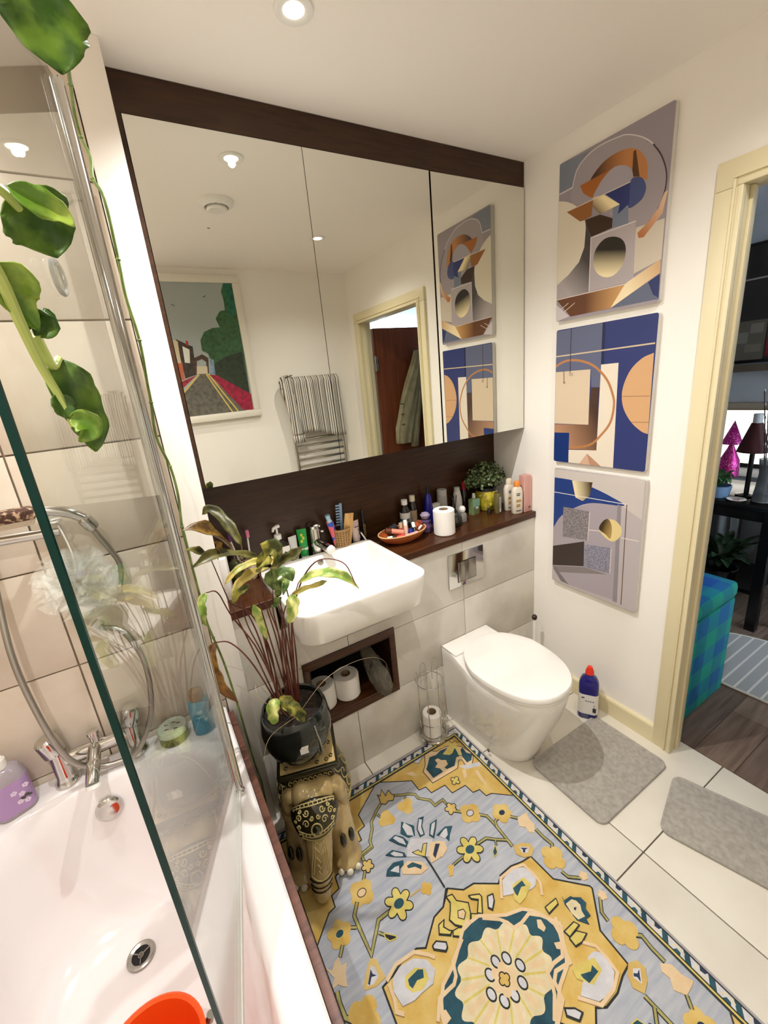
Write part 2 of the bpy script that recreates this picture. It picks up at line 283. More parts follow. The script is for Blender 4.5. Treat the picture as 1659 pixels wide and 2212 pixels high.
RUG=[('ZIG',[(-0.132,0.586),(-0.128,0.635),(0.001,0.709),(0.124,0.631),(0.125,0.58),(0.155,0.575),(0.158,0.542),(0.222,0.537),(0.225,0.494),(0.288,0.489),(0.292,0.448),(0.29,0.49),(0.294,0.449),(0.321,0.443),(0.324,0.409),(0.347,0.405),(0.405,0.351)],[(-0.166,0.546),(-0.16,0.581),(-0.132,0.586)]),('P','PE',[(0.245,0.708),(0.213,0.658),(0.186,0.637),(0.188,0.573),(0.313,0.566),(0.344,0.594),(0.355,0.586),(0.35,0.559),(0.373,0.543),(0.402,0.567),(0.412,0.586),(0.401,0.638),(0.374,0.664),(0.341,0.682),(0.292,0.685),(0.274,0.704)],'BK',3),('P','TE',[(0.25,0.678),(0.215,0.647),(0.204,0.64),(0.204,0.589),(0.254,0.589),(0.254,0.608),(0.24,0.624),(0.261,0.634),(0.261,0.654),(0.277,0.653),(0.283,0.638),(0.3,0.626),(0.293,0.605),(0.271,0.601),(0.275,0.589),(0.311,0.583),(0.343,0.61),(0.368,0.606),(0.364,0.564),(0.387,0.563),(0.41,0.583),(0.395,0.604),(0.398,0.635),(0.383,0.629),(0.372,0.605),(0.36,0.614),(0.371,0.649),(0.359,0.652),(0.342,0.637),(0.328,0.637),(0.307,0.657),(0.347,0.672),(0.309,0.678),(0.281,0.671)],None,4),('P','LY',[(0.307,0.657),(0.35,0.67),(0.368,0.685),(0.392,0.673),(0.383,0.651),(0.374,0.625),(0.372,0.605),(0.36,0.611),(0.368,0.64),(0.371,0.654),(0.344,0.636),(0.328,0.637)],None,4),('P','YE',[(0.374,0.701),(0.393,0.698),(0.408,0.701),(0.422,0.686),(0.413,0.666),(0.399,0.668),(0.395,0.682),(0.377,0.678)],'BK',2.5),('P','WH',[(0.17,0.71),(0.206,0.71),(0.242,0.707),(0.24,0.696),(0.221,0.694),(0.193,0.68)],'BK',2),('P','WH',[(0.325,0.572),(0.337,0.544),(0.398,0.52),(0.412,0.535),(0.384,0.545)],None,4),('P','PE',[(0.12,0.675),(0.151,0.663),(0.156,0.64),(0.139,0.647)],None,4),('P','PE',[(0.323,0.549),(0.337,0.544),(0.319,0.514),(0.305,0.514)],None,4),('P','PE',[(0.362,0.516),(0.375,0.51),(0.362,0.451),(0.355,0.441),(0.354,0.475)],None,4),('F','LY',(0.269,0.528),0.02,4,None,'BK',0.35,0.4,0.5),('L','OL',[(0.027,0.62),(0.056,0.603),(0.08,0.591),(0.101,0.574),(0.102,0.553),(0.135,0.52),(0.138,0.492),(0.176,0.493),(0.178,0.465)],7),('L','OL',[(-0.031,0.62),(-0.06,0.604),(-0.097,0.578),(-0.108,0.552),(-0.134,0.522),(-0.139,0.498),(-0.182,0.494)],7),('L','OL',[(0.064,0.591),(0.055,0.572)],5),('L','OL',[(-0.064,0.59),(-0.057,0.57)],5),('L','OL',[(0.186,0.431),(0.206,0.411)],7),('L','OL',[(-0.14,0.503),(-0.182,0.499),(-0.184,0.473)],7),('L','OL',[(-0.195,0.446),(-0.218,0.418)],7),('P','YE',[(-0.023,0.66),(-0.017,0.647),(0.002,0.67),(0.001,0.636),(0.023,0.651),(0.025,0.63),(0.031,0.617),(0.017,0.603),(-0.001,0.612),(-0.017,0.606),(-0.031,0.62),(-0.025,0.641)],'BK',3),('F','YE',(0.044,0.555),0.034,3,None,None,0.35,0.5,0.45),('F','YE',(-0.043,0.556),0.034,3,None,None,0.35,1.2,0.45),('F','YE',(0.18,0.447),0.024,5,None,'BK',0.35,0.2,0.45),('F','YE',(0.23,0.392),0.038,4,'WH',None,0.35,0.3,0.32),('F','YE',(-0.181,0.454),0.022,5,None,'BK',0.35,0.6,0.45),('F','YE',(-0.235,0.395),0.042,4,'PE',None,0.35,0.5,0.32),('L','OL',[(-0.259,0.381),(-0.284,0.353),(-0.285,0.314),(-0.285,0.242),(-0.226,0.302),(-0.18,0.302)],8),('L','OL',[(-0.309,0.335),(-0.291,0.323)],6),('L','OL',[(-0.241,0.274),(-0.229,0.259)],5),('F','YE',(-0.341,0.338),0.038,5,'TE',None,0.35,0.1,0.32),('P','BK',[(-0.229,0.265),(-0.202,0.239),(-0.204,0.233),(-0.224,0.239),(-0.231,0.253)],'LY',3),('L','OL',[(-0.345,0.309),(-0.363,0.288)],6),('P','PE',[(-0.367,0.291),(-0.368,0.268),(-0.352,0.268),(-0.365,0.248),(-0.373,0.22),(-0.384,0.228),(-0.392,0.238),(-0.41,0.238),(-0.396,0.256),(-0.409,0.289),(-0.394,0.274),(-0.382,0.287)],None,4),('F','LY',(-0.151,0.302),0.046,6,'TE','BK',0.4,0.3,0.55),('L','OR',[(-0.111,0.298),(-0.072,0.297)],4),('F','YE',(-0.055,0.287),0.02,4,None,None,0.35,0,0.32),('L','OL',[(-0.401,0.227),(-0.405,0.204),(-0.404,0.17),(-0.387,0.15)],9),('F','YE',(-0.362,0.142),0.045,4,None,None,0.35,0.6,0.32),('P','OR',[(-0.292,0.238),(-0.277,0.225),(-0.277,0.202),(-0.275,0.178),(-0.305,0.176),(-0.337,0.187),(-0.333,0.199),(-0.311,0.222)],None,4),('P','WH',[(-0.298,0.223),(-0.29,0.213),(-0.29,0.191),(-0.31,0.184),(-0.326,0.19)],None,4),('P','NA',[(-0.302,0.216),(-0.302,0.204),(-0.294,0.195),(-0.308,0.2),(-0.32,0.188),(-0.323,0.193)],None,4),('L','OL',[(0.187,0.43),(0.205,0.412)],7),('L','OL',[(0.248,0.371),(0.269,0.349),(0.271,0.312),(0.266,0.222)],7),('L','OL',[(0.272,0.302),(0.279,0.317),(0.296,0.32)],6),('F','YE',(0.226,0.392),0.04,4,'WH',None,0.35,0.3,0.32),('F','YE',(0.323,0.326),0.038,5,'NA',None,0.35,0.4,0.32),('L','OL',[(0.337,0.299),(0.354,0.279)],6),('P','PE',[(0.354,0.279),(0.381,0.278),(0.396,0.275),(0.385,0.252),(0.385,0.228),(0.362,0.21),(0.349,0.221),(0.353,0.24),(0.337,0.256)],None,4),('L','OL',[(0.376,0.215),(0.376,0.182),(0.381,0.151),(0.364,0.137)],7),('F','YE',(0.349,0.121),0.04,4,None,None,0.35,0.2,0.32),('L','OL',[(0.336,0.079),(0.34,0.057),(0.369,0.033)],6),('F','PE',(0.382,0.032),0.014,5,None,None,0.35,0,0.32),('F','LY',(0.139,0.296),0.046,6,'TE','BK',0.4,0.5,0.55),('L','OL',[(0.174,0.295),(0.211,0.292),(0.235,0.27),(0.265,0.247)],6),('L','OL',[(0.232,0.268),(0.223,0.256)],4),('P','TE',[(0.22,0.258),(0.209,0.235),(0.191,0.232),(0.198,0.247)],'LY',2.5),('L','OL',[(0.104,0.292),(0.059,0.291)],4),('P','YE',[(0.045,0.3),(0.062,0.289),(0.04,0.268),(0.027,0.272)],None,4),('P','OR',[(0.269,0.22),(0.299,0.212),(0.321,0.193),(0.318,0.173),(0.293,0.164),(0.269,0.176),(0.256,0.198)],None,4),('P','WH',[(0.282,0.207),(0.309,0.187),(0.292,0.177),(0.276,0.187)],None,4),('P','NA',[(0.283,0.203),(0.304,0.187),(0.292,0.189),(0.285,0.183),(0.279,0.187),(0.285,0.193)],None,4),('P','TE',[(-0.004,0.513),(0.026,0.473),(0.01,0.444),(-0.015,0.451),(-0.03,0.479)],None,4),('P','TE',[(0.055,0.487),(0.076,0.481),(0.051,0.456),(0.041,0.426),(0.021,0.429),(0.027,0.458)],None,4),('P','TE',[(0.078,0.445),(0.11,0.445),(0.089,0.422),(0.06,0.396),(0.052,0.415)],None,4),('P','TE',[(0.074,0.4),(0.117,0.406),(0.141,0.393),(0.117,0.377),(0.098,0.358),(0.095,0.378)],None,4),('P','TE',[(-0.077,0.483),(-0.05,0.486),(-0.029,0.464),(-0.023,0.439),(-0.038,0.428),(-0.058,0.452)],None,4),('P','TE',[(-0.114,0.447),(-0.085,0.448),(-0.054,0.416),(-0.056,0.401),(-0.09,0.424)],None,4),('P','WH',[(0.002,0.505),(0.015,0.473),(0.005,0.444),(-0.013,0.46),(-0.011,0.495)],None,4),('P','WH',[(0.056,0.483),(0.063,0.474),(0.046,0.456),(0.037,0.429),(0.027,0.432),(0.03,0.455)],None,4),('P','WH',[(0.083,0.441),(0.099,0.441),(0.084,0.425),(0.061,0.405),(0.057,0.415)],None,4),('P','WH',[(0.08,0.392),(0.109,0.4),(0.119,0.398),(0.107,0.377),(0.091,0.373)],None,4),('P','WH',[(-0.062,0.48),(-0.05,0.481),(-0.033,0.457),(-0.035,0.433),(-0.052,0.455)],None,4),('P','WH',[(-0.097,0.441),(-0.083,0.44),(-0.061,0.416),(-0.065,0.409),(-0.089,0.425)],None,4),('P','TE',[(-0.145,0.39),(-0.133,0.404),(-0.104,0.411),(-0.071,0.398),(-0.078,0.385),(-0.093,0.384),(-0.106,0.364)],None,4),('P','WH',[(-0.126,0.395),(-0.105,0.396),(-0.092,0.392),(-0.104,0.373)],None,4),('P','WH',[(-0.009,0.443),(0.053,0.397),(0.02,0.349),(-0.054,0.4),(-0.035,0.427)],None,4),('P','PE',[(0.05,0.388),(0.083,0.368),(0.077,0.342),(0.046,0.331),(0.015,0.352),(0.032,0.374)],None,4),('P','NA',[(0.048,0.376),(0.065,0.371),(0.042,0.353),(0.032,0.341),(0.02,0.349)],None,4),('P','PE',[(-0.09,0.382),(-0.061,0.388),(-0.02,0.357),(-0.015,0.33),(-0.045,0.329),(-0.095,0.363)],None,4),('P','TE',[(-0.071,0.376),(-0.049,0.375),(-0.028,0.349),(-0.037,0.34),(-0.049,0.358),(-0.071,0.367)],None,4),('P','PE',[(0.037,0.393),(0.067,0.38),(0.065,0.349),(0.035,0.334),(0.003,0.337),(0.012,0.366)],None,4),('P','NA',[(0.052,0.378),(0.065,0.369),(0.042,0.353),(0.023,0.34),(0.023,0.354)],None,4),('P','LY',[(-0.032,0.401),(-0.01,0.396),(-0.005,0.383),(0.016,0.402),(0.029,0.397),(-0.003,0.364),(-0.024,0.387)],'BK',2.5),('L','BK',[(-0.002,0.364),(-0.002,0.325),(-0.005,0.256)],5),('MED',[(-0.308,0.092),(-0.306,0.172),(-0.281,0.172),(-0.245,0.178),(-0.179,0.179),(-0.161,0.172),(-0.159,0.173),(-0.099,0.218),(-0.056,0.216),(-0.013,0.251),(0.041,0.218),(0.08,0.213),(0.145,0.168),(0.146,0.168),(0.168,0.18),(0.209,0.18),(0.258,0.167),(0.287,0.164),(0.29,0.066),(0.374,-0.011),(0.299,-0.071),(0.371,-0.013),(0.288,-0.083),(0.284,-0.186),(0.253,-0.185)]),('P','WH',[(-0.231,0.174),(-0.19,0.168),(-0.158,0.144),(-0.152,0.114),(-0.174,0.095),(-0.207,0.097),(-0.234,0.096),(-0.267,0.104),(-0.272,0.14),(-0.261,0.164)],None,4),('P','LY',[(-0.231,0.149),(-0.197,0.149),(-0.174,0.131),(-0.177,0.109),(-0.204,0.1),(-0.23,0.11),(-0.241,0.129)],None,4),('P','TE',[(-0.227,0.139),(-0.192,0.141),(-0.18,0.133),(-0.188,0.118),(-0.207,0.124),(-0.226,0.117),(-0.23,0.127)],None,4),('L','PE',[(-0.277,0.169),(-0.238,0.184),(-0.179,0.178),(-0.149,0.151),(-0.136,0.135)],9),('L','PE',[(-0.275,0.161),(-0.278,0.126),(-0.286,0.104),(-0.271,0.089)],9),('P','WH',[(0.131,0.134),(0.16,0.166),(0.204,0.175),(0.245,0.155),(0.26,0.117),(0.237,0.098),(0.216,0.098),(0.158,0.122)],None,4),('P','LY',[(0.176,0.14),(0.222,0.135),(0.228,0.108),(0.185,0.093),(0.157,0.091),(0.152,0.108)],None,4),('P','TE',[(0.171,0.132),(0.211,0.131),(0.209,0.114),(0.195,0.12),(0.167,0.109),(0.166,0.117)],None,4),('L','PE',[(0.122,0.132),(0.16,0.174),(0.213,0.173),(0.251,0.16),(0.256,0.128),(0.254,0.095),(0.231,0.069)],8),('P','TE',[(0.279,0.033),(0.273,0.023),(0.3,0.019),(0.303,0.013),(0.322,0.0),(0.323,-0.018),(0.309,-0.026),(0.306,-0.044),(0.288,-0.042),(0.284,-0.055),(0.264,-0.029),(0.268,0.016)],None,4),('P','CR',[(0.271,0.014),(0.295,0.012),(0.303,0.002),(0.304,-0.012),(0.294,-0.023),(0.29,-0.037),(0.267,-0.031),(0.265,-0.01)],None,4),('P','NA',[(0.283,-0.005),(0.29,-0.009),(0.28,-0.013),(0.278,-0.008)],None,4),('P','LY',[(0.213,0.043),(0.258,0.04),(0.252,0.027),(0.21,0.026)],'BK',3),('P','WH',[(0.09,0.161),(0.108,0.156),(0.099,0.141),(0.078,0.127),(0.071,0.138)],'BK',4),('P','WH',[(-0.127,0.159),(-0.112,0.162),(-0.089,0.144),(-0.093,0.133),(-0.102,0.129),(-0.128,0.151)],'BK',4),('P','LY',[(0.209,-0.044),(0.239,-0.044),(0.258,-0.064),(0.231,-0.069),(0.208,-0.065)],'BK',3),('P','LY',[(-0.018,0.232),(0.002,0.226),(0.002,0.206),(0.029,0.181),(0.017,0.158),(0.003,0.143),(-0.022,0.142),(-0.041,0.161),(-0.047,0.18),(-0.029,0.198),(-0.017,0.213)],'BK',3.5),('P','PE',[(-0.012,0.183),(0.005,0.177),(0.005,0.166),(-0.01,0.156),(-0.022,0.169)],'BK',2.5),('P','LY',[(0.042,0.195),(0.073,0.179),(0.074,0.17),(0.045,0.136),(0.034,0.146),(0.06,0.17),(0.044,0.184)],'BK',3.5),('P','LY',[(-0.082,0.188),(-0.061,0.189),(-0.073,0.176),(-0.064,0.16),(-0.058,0.155),(-0.068,0.15),(-0.094,0.17)],'BK',3.5),('P','LY',[(0.017,0.155),(0.032,0.144),(0.043,0.134),(0.028,0.126),(-0.016,0.127),(-0.035,0.122),(-0.063,0.144),(-0.055,0.153),(-0.038,0.15),(-0.019,0.137),(0.005,0.141)],'BK',3),('TEAL',[(-0.202,0.022),(-0.17,0.06),(-0.127,0.059),(-0.11,0.067),(-0.104,0.096),(-0.085,0.109),(-0.047,0.122),(-0.01,0.125),(0.028,0.126),(0.073,0.093),(0.087,0.075),(0.091,0.055),(0.121,0.052),(0.154,0.054),(0.169,0.041),(0.186,0.026),(0.209,-0.013),(0.191,-0.029),(0.178,-0.042),(0.161,-0.065),(0.126,-0.066),(0.106,-0.066),(0.093,-0.079),(0.083,-0.102),(0.071,-0.114),(0.037,-0.135)]),('FLOW',[(-0.175,0.004),(-0.144,0.036),(-0.128,0.046),(-0.124,0.057),(-0.106,0.065),(-0.089,0.089),(-0.069,0.088),(-0.054,0.089),(-0.039,0.095),(-0.023,0.108),(0.002,0.112),(0.016,0.097),(0.054,0.091),(0.075,0.083),(0.087,0.066),(0.084,0.054),(0.111,0.047),(0.117,0.029),(0.143,0.012),(0.143,-0.002),(0.15,-0.018),(0.13,-0.039),(0.112,-0.048),(0.106,-0.066),(0.083,-0.077),(0.078,-0.097),(0.059,-0.109),(0.035,-0.106),(0.014,-0.12)]),('L','PE',[(0.037,0.128),(0.077,0.097),(0.091,0.078),(0.097,0.059),(0.125,0.055),(0.159,0.059),(0.185,0.036),(0.217,-0.01)],9),('L','PE',[(0.215,-0.011),(0.179,-0.048),(0.165,-0.078),(0.118,-0.069),(0.098,-0.08),(0.087,-0.114),(0.04,-0.135)],9),('L','PE',[(-0.046,0.124),(-0.101,0.099),(-0.113,0.072),(-0.128,0.062),(-0.177,0.062),(-0.207,0.031)],9),('P','PE',[(0.167,0.036),(0.177,0.029),(0.173,0.008),(0.161,0.005),(0.154,0.021)],None,4),('P','PE',[(0.164,-0.027),(0.18,-0.035),(0.174,-0.053),(0.159,-0.04)],None,4),('P','PE',[(-0.188,0.04),(-0.177,0.037),(-0.175,0.017),(-0.192,0.015),(-0.195,0.027)],None,4),('O',(0.022,0.021)),('O',(-0.008,0.032)),('O',(0.042,-0.01)),('O',(-0.041,0.021)),('O',(0.02,-0.038)),('O',(-0.065,-0.009)),('O',(-0.016,-0.043)),('O',(-0.046,-0.037)),('F','PE',(-0.009,-0.005),0.036,6,None,None,0.35,0,0.32),('F','YE',(-0.009,-0.005),0.016,4,None,'BK',0.35,0,0.32)]
ART1=[('P',(125,130,142),[(1.243,2.293),(1.113,2.285),(1.161,2.261),(1.184,2.2),(1.24,2.197)]),('S',(160,150,153),[(1.186,2.148),(1.184,2.206),(1.168,2.246),(1.128,2.273),(1.078,2.282),(1.022,2.278),(0.987,2.271),(0.938,2.243),(0.9,2.208),(0.872,2.166),(0.853,2.115),(0.853,2.068),(0.868,2.026),(0.898,1.995),(0.938,1.993),(0.964,2.013),(1.138,2.134)]),('L',(215,205,205),[(1.184,2.2),(1.168,2.246),(1.128,2.273),(1.078,2.282),(1.022,2.278),(0.987,2.271),(0.938,2.243),(0.9,2.208),(0.872,2.166),(0.858,2.133)],3),('L',(70,55,60),[(0.9,2.208),(0.872,2.166),(0.853,2.115),(0.853,2.068),(0.868,2.026),(0.898,1.995)],4),('L',(205,195,195),[(1.24,2.196),(1.183,2.198)],5),('S',(222,212,190),[(1.241,2.174),(1.204,2.159),(1.163,2.13),(1.136,2.091),(1.123,2.047),(1.126,1.987),(1.146,1.944),(1.19,1.911),(1.243,1.886)]),('G',(168,158,156),[(1.124,2.074),(1.1,2.01),(1.101,1.834),(1.245,1.831),(1.243,1.886),(1.19,1.911),(1.146,1.944),(1.126,1.987),(1.123,2.047)],(66,58,58),(1.193,1.853),(1.102,1.922),0),('P',(62,40,25),[(1.127,2.076),(1.069,2.074),(1.021,2.047),(1.021,2.018),(1.1,2.013)]),('G',(70,42,22),[(1.112,2.195),(1.078,2.222),(1.041,2.234),(0.998,2.234),(0.963,2.224),(0.935,2.201),(0.916,2.168),(0.911,2.132),(0.913,2.119),(0.943,2.136),(0.957,2.141),(0.958,2.159),(0.98,2.183),(1.006,2.193),(1.039,2.194),(1.084,2.194)],(186,122,66),(1.093,2.21),(0.983,2.212),1),('P',(85,55,28),[(0.962,2.215),(0.954,2.216),(0.936,2.136),(0.957,2.144),(0.962,2.164)]),('P',(165,98,42),[(1.153,2.192),(1.108,2.194),(1.039,2.196),(1.075,2.172),(1.097,2.136),(1.113,2.142),(1.139,2.164)]),('S',(165,158,165),[(1.097,2.136),(1.075,2.169),(1.046,2.191),(1.017,2.197),(0.984,2.184),(0.961,2.155),(0.966,2.133),(1.027,2.132)]),('P',(120,128,145),[(1.022,2.078),(0.998,2.079),(0.968,2.06),(0.964,2.013),(1.019,2.018)]),('S',(72,82,130),[(0.966,2.133),(0.957,2.141),(0.929,2.131),(0.914,2.105),(0.915,2.082),(0.93,2.065),(0.968,2.06),(0.969,2.12)]),('P',(48,56,112),[(1.053,2.13),(0.966,2.133),(0.965,2.071),(1.003,2.053),(0.998,2.081)]),('G',(245,226,176),[(1.101,2.137),(1.057,2.129),(0.998,2.081),(1.069,2.075),(1.099,2.108)],(90,60,30),(1.056,2.115),(1.086,2.087),0),('P',(150,95,45),[(1.207,2.128),(1.098,2.13),(1.102,2.08),(1.135,2.076),(1.148,2.078)]),('L',(215,200,185),[(1.207,2.128),(1.098,2.13),(0.966,2.133)],3),('P',(205,192,172),[(0.936,1.992),(0.846,1.99),(0.846,1.875),(0.939,1.852)]),('P',(176,165,165),[(1.1,2.011),(0.938,2.011),(0.932,1.831),(1.099,1.833)]),('L',(222,214,212),[(1.099,1.833),(1.1,2.011),(0.938,2.012)],3),('G',(30,22,12),[(1.087,1.928),(1.079,1.967),(1.049,1.991),(1.01,1.988),(0.979,1.968),(0.966,1.936),(0.973,1.893),(1.002,1.867),(1.037,1.867),(1.071,1.89)],(240,222,175),(1.027,1.952),(1.046,1.877),1),('G',(176,104,50),[(0.844,2.065),(0.854,2.007),(0.908,1.956),(0.925,1.958),(0.93,1.975),(0.901,1.993),(0.868,2.026),(0.853,2.063)],(222,186,150),(0.919,1.965),(0.852,2.048),0),('G',(240,220,176),[(0.968,1.826),(0.848,1.876),(0.846,1.836),(1.01,1.759),(1.03,1.763)],(206,166,116),(0.954,1.826),(0.853,1.859),0),('G',(96,52,20),[(1.245,1.831),(0.961,1.828),(1.01,1.759),(1.175,1.759)],(200,150,90),(1.113,1.8),(0.975,1.807),0),('L',(215,200,190),[(1.245,1.831),(0.957,1.828)],3),('P',(98,104,124),[(1.01,1.759),(0.846,1.833),(0.844,1.758)]),('P',(45,55,100),[(0.882,1.816),(0.846,1.833),(0.844,1.761),(0.862,1.774)]),('P',(200,190,190),[(1.244,1.813),(1.18,1.76),(1.243,1.75)]),('L',(230,215,190),[(1.219,1.793),(1.186,1.81)],2),('L',(230,215,190),[(1.204,1.781),(1.158,1.805)],2)]
ART2=[('P',(95,100,125),[(1.24,1.712),(1.037,1.715),(1.03,1.482),(1.071,1.484),(1.076,1.551),(1.238,1.552)]),('G',(176,132,100),[(1.072,1.481),(1.038,1.483),(1.036,1.235),(1.164,1.23),(1.163,1.3),(1.237,1.298),(1.238,1.334),(1.076,1.337)],(70,46,34),(1.201,1.277),(1.037,1.36),0),('P',(222,210,190),[(1.034,1.566),(0.966,1.567),(0.961,1.172),(1.162,1.169),(1.164,1.227),(1.035,1.235)]),('P',(25,50,110),[(1.237,1.297),(1.163,1.3),(1.163,1.171),(1.235,1.168)]),('P',(210,190,162),[(1.238,1.552),(1.078,1.552),(1.076,1.337),(1.238,1.337)]),('P',(34,40,75),[(1.037,1.715),(1.026,1.714),(1.023,1.568),(1.035,1.568)]),('L',(178,122,76),[(1.239,1.575),(1.208,1.588),(1.171,1.594),(1.113,1.585),(1.057,1.559),(1.008,1.51),(0.982,1.457),(0.973,1.415),(0.983,1.35),(1.018,1.299),(1.065,1.256),(1.157,1.234)],9),('L',(205,185,150),[(1.24,1.614),(0.842,1.62)],5),('S',(205,160,115),[(0.843,1.589),(0.881,1.575),(0.918,1.54),(0.94,1.491),(0.945,1.446),(0.934,1.399),(0.903,1.352),(0.864,1.32),(0.838,1.311)]),('L',(140,100,70),[(0.943,1.446),(0.845,1.445)],2),('L',(140,100,70),[(0.903,1.352),(0.84,1.353)],2),('P',(205,165,138),[(1.076,1.219),(1.012,1.171),(1.11,1.172)]),('P',(180,135,108),[(1.076,1.219),(1.061,1.17),(1.012,1.171)]),('L',(60,50,60),[(1.17,1.712),(1.168,1.541)],3),('L',(60,50,60),[(1.198,1.552),(1.196,1.512)],3),('P',(180,160,140),[(1.173,1.544),(1.156,1.545),(1.153,1.534),(1.166,1.53),(1.174,1.536)]),('P',(150,130,110),[(1.202,1.512),(1.192,1.513),(1.188,1.504),(1.198,1.502)])]
ART3=[('P',(200,190,182),[(1.236,1.133),(0.835,1.148),(0.834,0.983),(0.906,1.019),(0.979,1.059),(1.043,1.078),(1.138,1.095),(1.235,1.097)]),('S',(38,62,125),[(1.235,1.095),(1.138,1.095),(1.043,1.078),(0.955,1.051),(0.906,1.025),(1.039,1.011),(1.119,0.975),(1.189,0.92),(1.23,0.854)]),('P',(165,155,160),[(1.23,0.854),(1.189,0.92),(1.119,0.975),(1.039,1.011),(0.929,1.021),(0.906,0.602),(1.147,0.588),(1.196,0.638),(1.229,0.656)]),('P',(140,132,136),[(0.932,1.026),(0.916,1.023),(0.905,0.595),(0.924,0.594)]),('G',(232,214,170),[(1.141,1.094),(1.044,1.1),(1.054,1.039),(1.086,1.011),(1.121,1.021)],(70,52,30),(1.122,1.053),(1.049,1.065),0),('P',(132,122,120),[(1.229,0.656),(1.065,0.705),(0.957,0.708),(1.196,0.634)]),('P',(62,52,48),[(1.232,0.76),(1.069,0.828),(1.066,0.709),(1.229,0.66)]),('P',(128,120,122),[(1.18,0.966),(1.05,0.97),(1.053,0.836),(1.179,0.821)]),('L',(215,205,195),[(1.05,0.97),(1.053,0.836)],3),('P',(130,128,142),[(1.066,0.815),(0.946,0.834),(0.945,0.717),(1.064,0.706)]),('L',(215,205,195),[(0.946,0.834),(0.945,0.717)],3),('L',(225,218,210),[(1.233,1.027),(0.895,1.033)],3),('L',(95,65,45),[(0.895,1.033),(0.887,0.593)],3),('L',(225,215,200),[(1.052,0.887),(1.0,0.894)],3),('L',(225,215,200),[(0.908,0.889),(0.837,0.894)],3),('S',(222,200,140),[(1.004,0.904),(0.99,0.94),(0.966,0.956),(0.936,0.956),(0.911,0.934),(0.908,0.904),(0.925,0.875),(0.948,0.863),(0.98,0.876)]),('G',(60,44,18),[(1.004,0.904),(0.99,0.94),(0.966,0.956),(0.949,0.925),(0.952,0.874),(0.974,0.887)],(170,140,80),(0.989,0.915),(0.951,0.905),1),('P',(120,112,112),[(1.221,0.659),(1.14,0.591),(1.179,0.591),(1.224,0.643)])]
ARTM=[('P',(162,170,168),[(0.177,2.291),(0.778,2.295),(0.771,1.478),(0.042,1.487)]),('P',(60,102,62),[(0.724,2.295),(0.78,2.295),(0.782,1.864),(0.768,1.597),(0.557,1.734),(0.545,1.869),(0.511,1.89),(0.514,1.953),(0.547,2.003),(0.604,2.026),(0.65,2.029),(0.635,2.082),(0.67,2.126),(0.704,2.132),(0.707,2.194),(0.7,2.243)]),('P',(48,60,42),[(0.571,1.803),(0.661,1.85),(0.762,1.872),(0.768,1.597),(0.677,1.647),(0.557,1.734)]),('P',(38,110,80),[(0.724,2.295),(0.78,2.295),(0.778,2.132),(0.721,2.081),(0.721,2.182)]),('P',(108,103,92),[(0.342,1.636),(0.468,1.75),(0.507,1.748),(0.724,1.479),(0.344,1.486),(0.285,1.49)]),('P',(165,28,62),[(0.525,1.74),(0.57,1.733),(0.774,1.592),(0.771,1.478),(0.704,1.489)]),('P',(165,45,62),[(0.345,1.708),(0.447,1.742),(0.349,1.669)]),('L',(205,180,95),[(0.506,1.744),(0.627,1.482)],9),('L',(205,180,95),[(0.519,1.743),(0.666,1.483)],9),('L',(205,180,95),[(0.461,1.744),(0.342,1.636)],9),('P',(70,58,48),[(0.37,1.965),(0.442,1.925),(0.459,1.918),(0.448,1.745),(0.374,1.725)]),('P',(205,190,160),[(0.346,1.965),(0.377,1.952),(0.366,1.777),(0.342,1.779)]),('P',(190,100,70),[(0.342,1.823),(0.376,1.821),(0.369,1.719),(0.334,1.715)]),('P',(225,225,215),[(0.398,1.923),(0.436,1.9),(0.422,1.818),(0.392,1.823)]),('P',(90,65,50),[(0.454,1.848),(0.506,1.868),(0.54,1.844),(0.526,1.746),(0.508,1.754),(0.522,1.819),(0.5,1.839),(0.466,1.828),(0.449,1.752),(0.44,1.752)]),('P',(205,190,165),[(0.459,1.797),(0.523,1.792),(0.517,1.747),(0.449,1.749)]),('P',(140,165,185),[(0.546,1.843),(0.57,1.829),(0.564,1.734),(0.532,1.743)]),('P',(180,45,45),[(0.425,1.956),(0.438,1.95),(0.435,1.922),(0.421,1.929)]),('L',(60,60,60),[(0.386,2.168),(0.404,2.157)],4),('L',(60,60,60),[(0.584,2.208),(0.601,2.218)],4)]
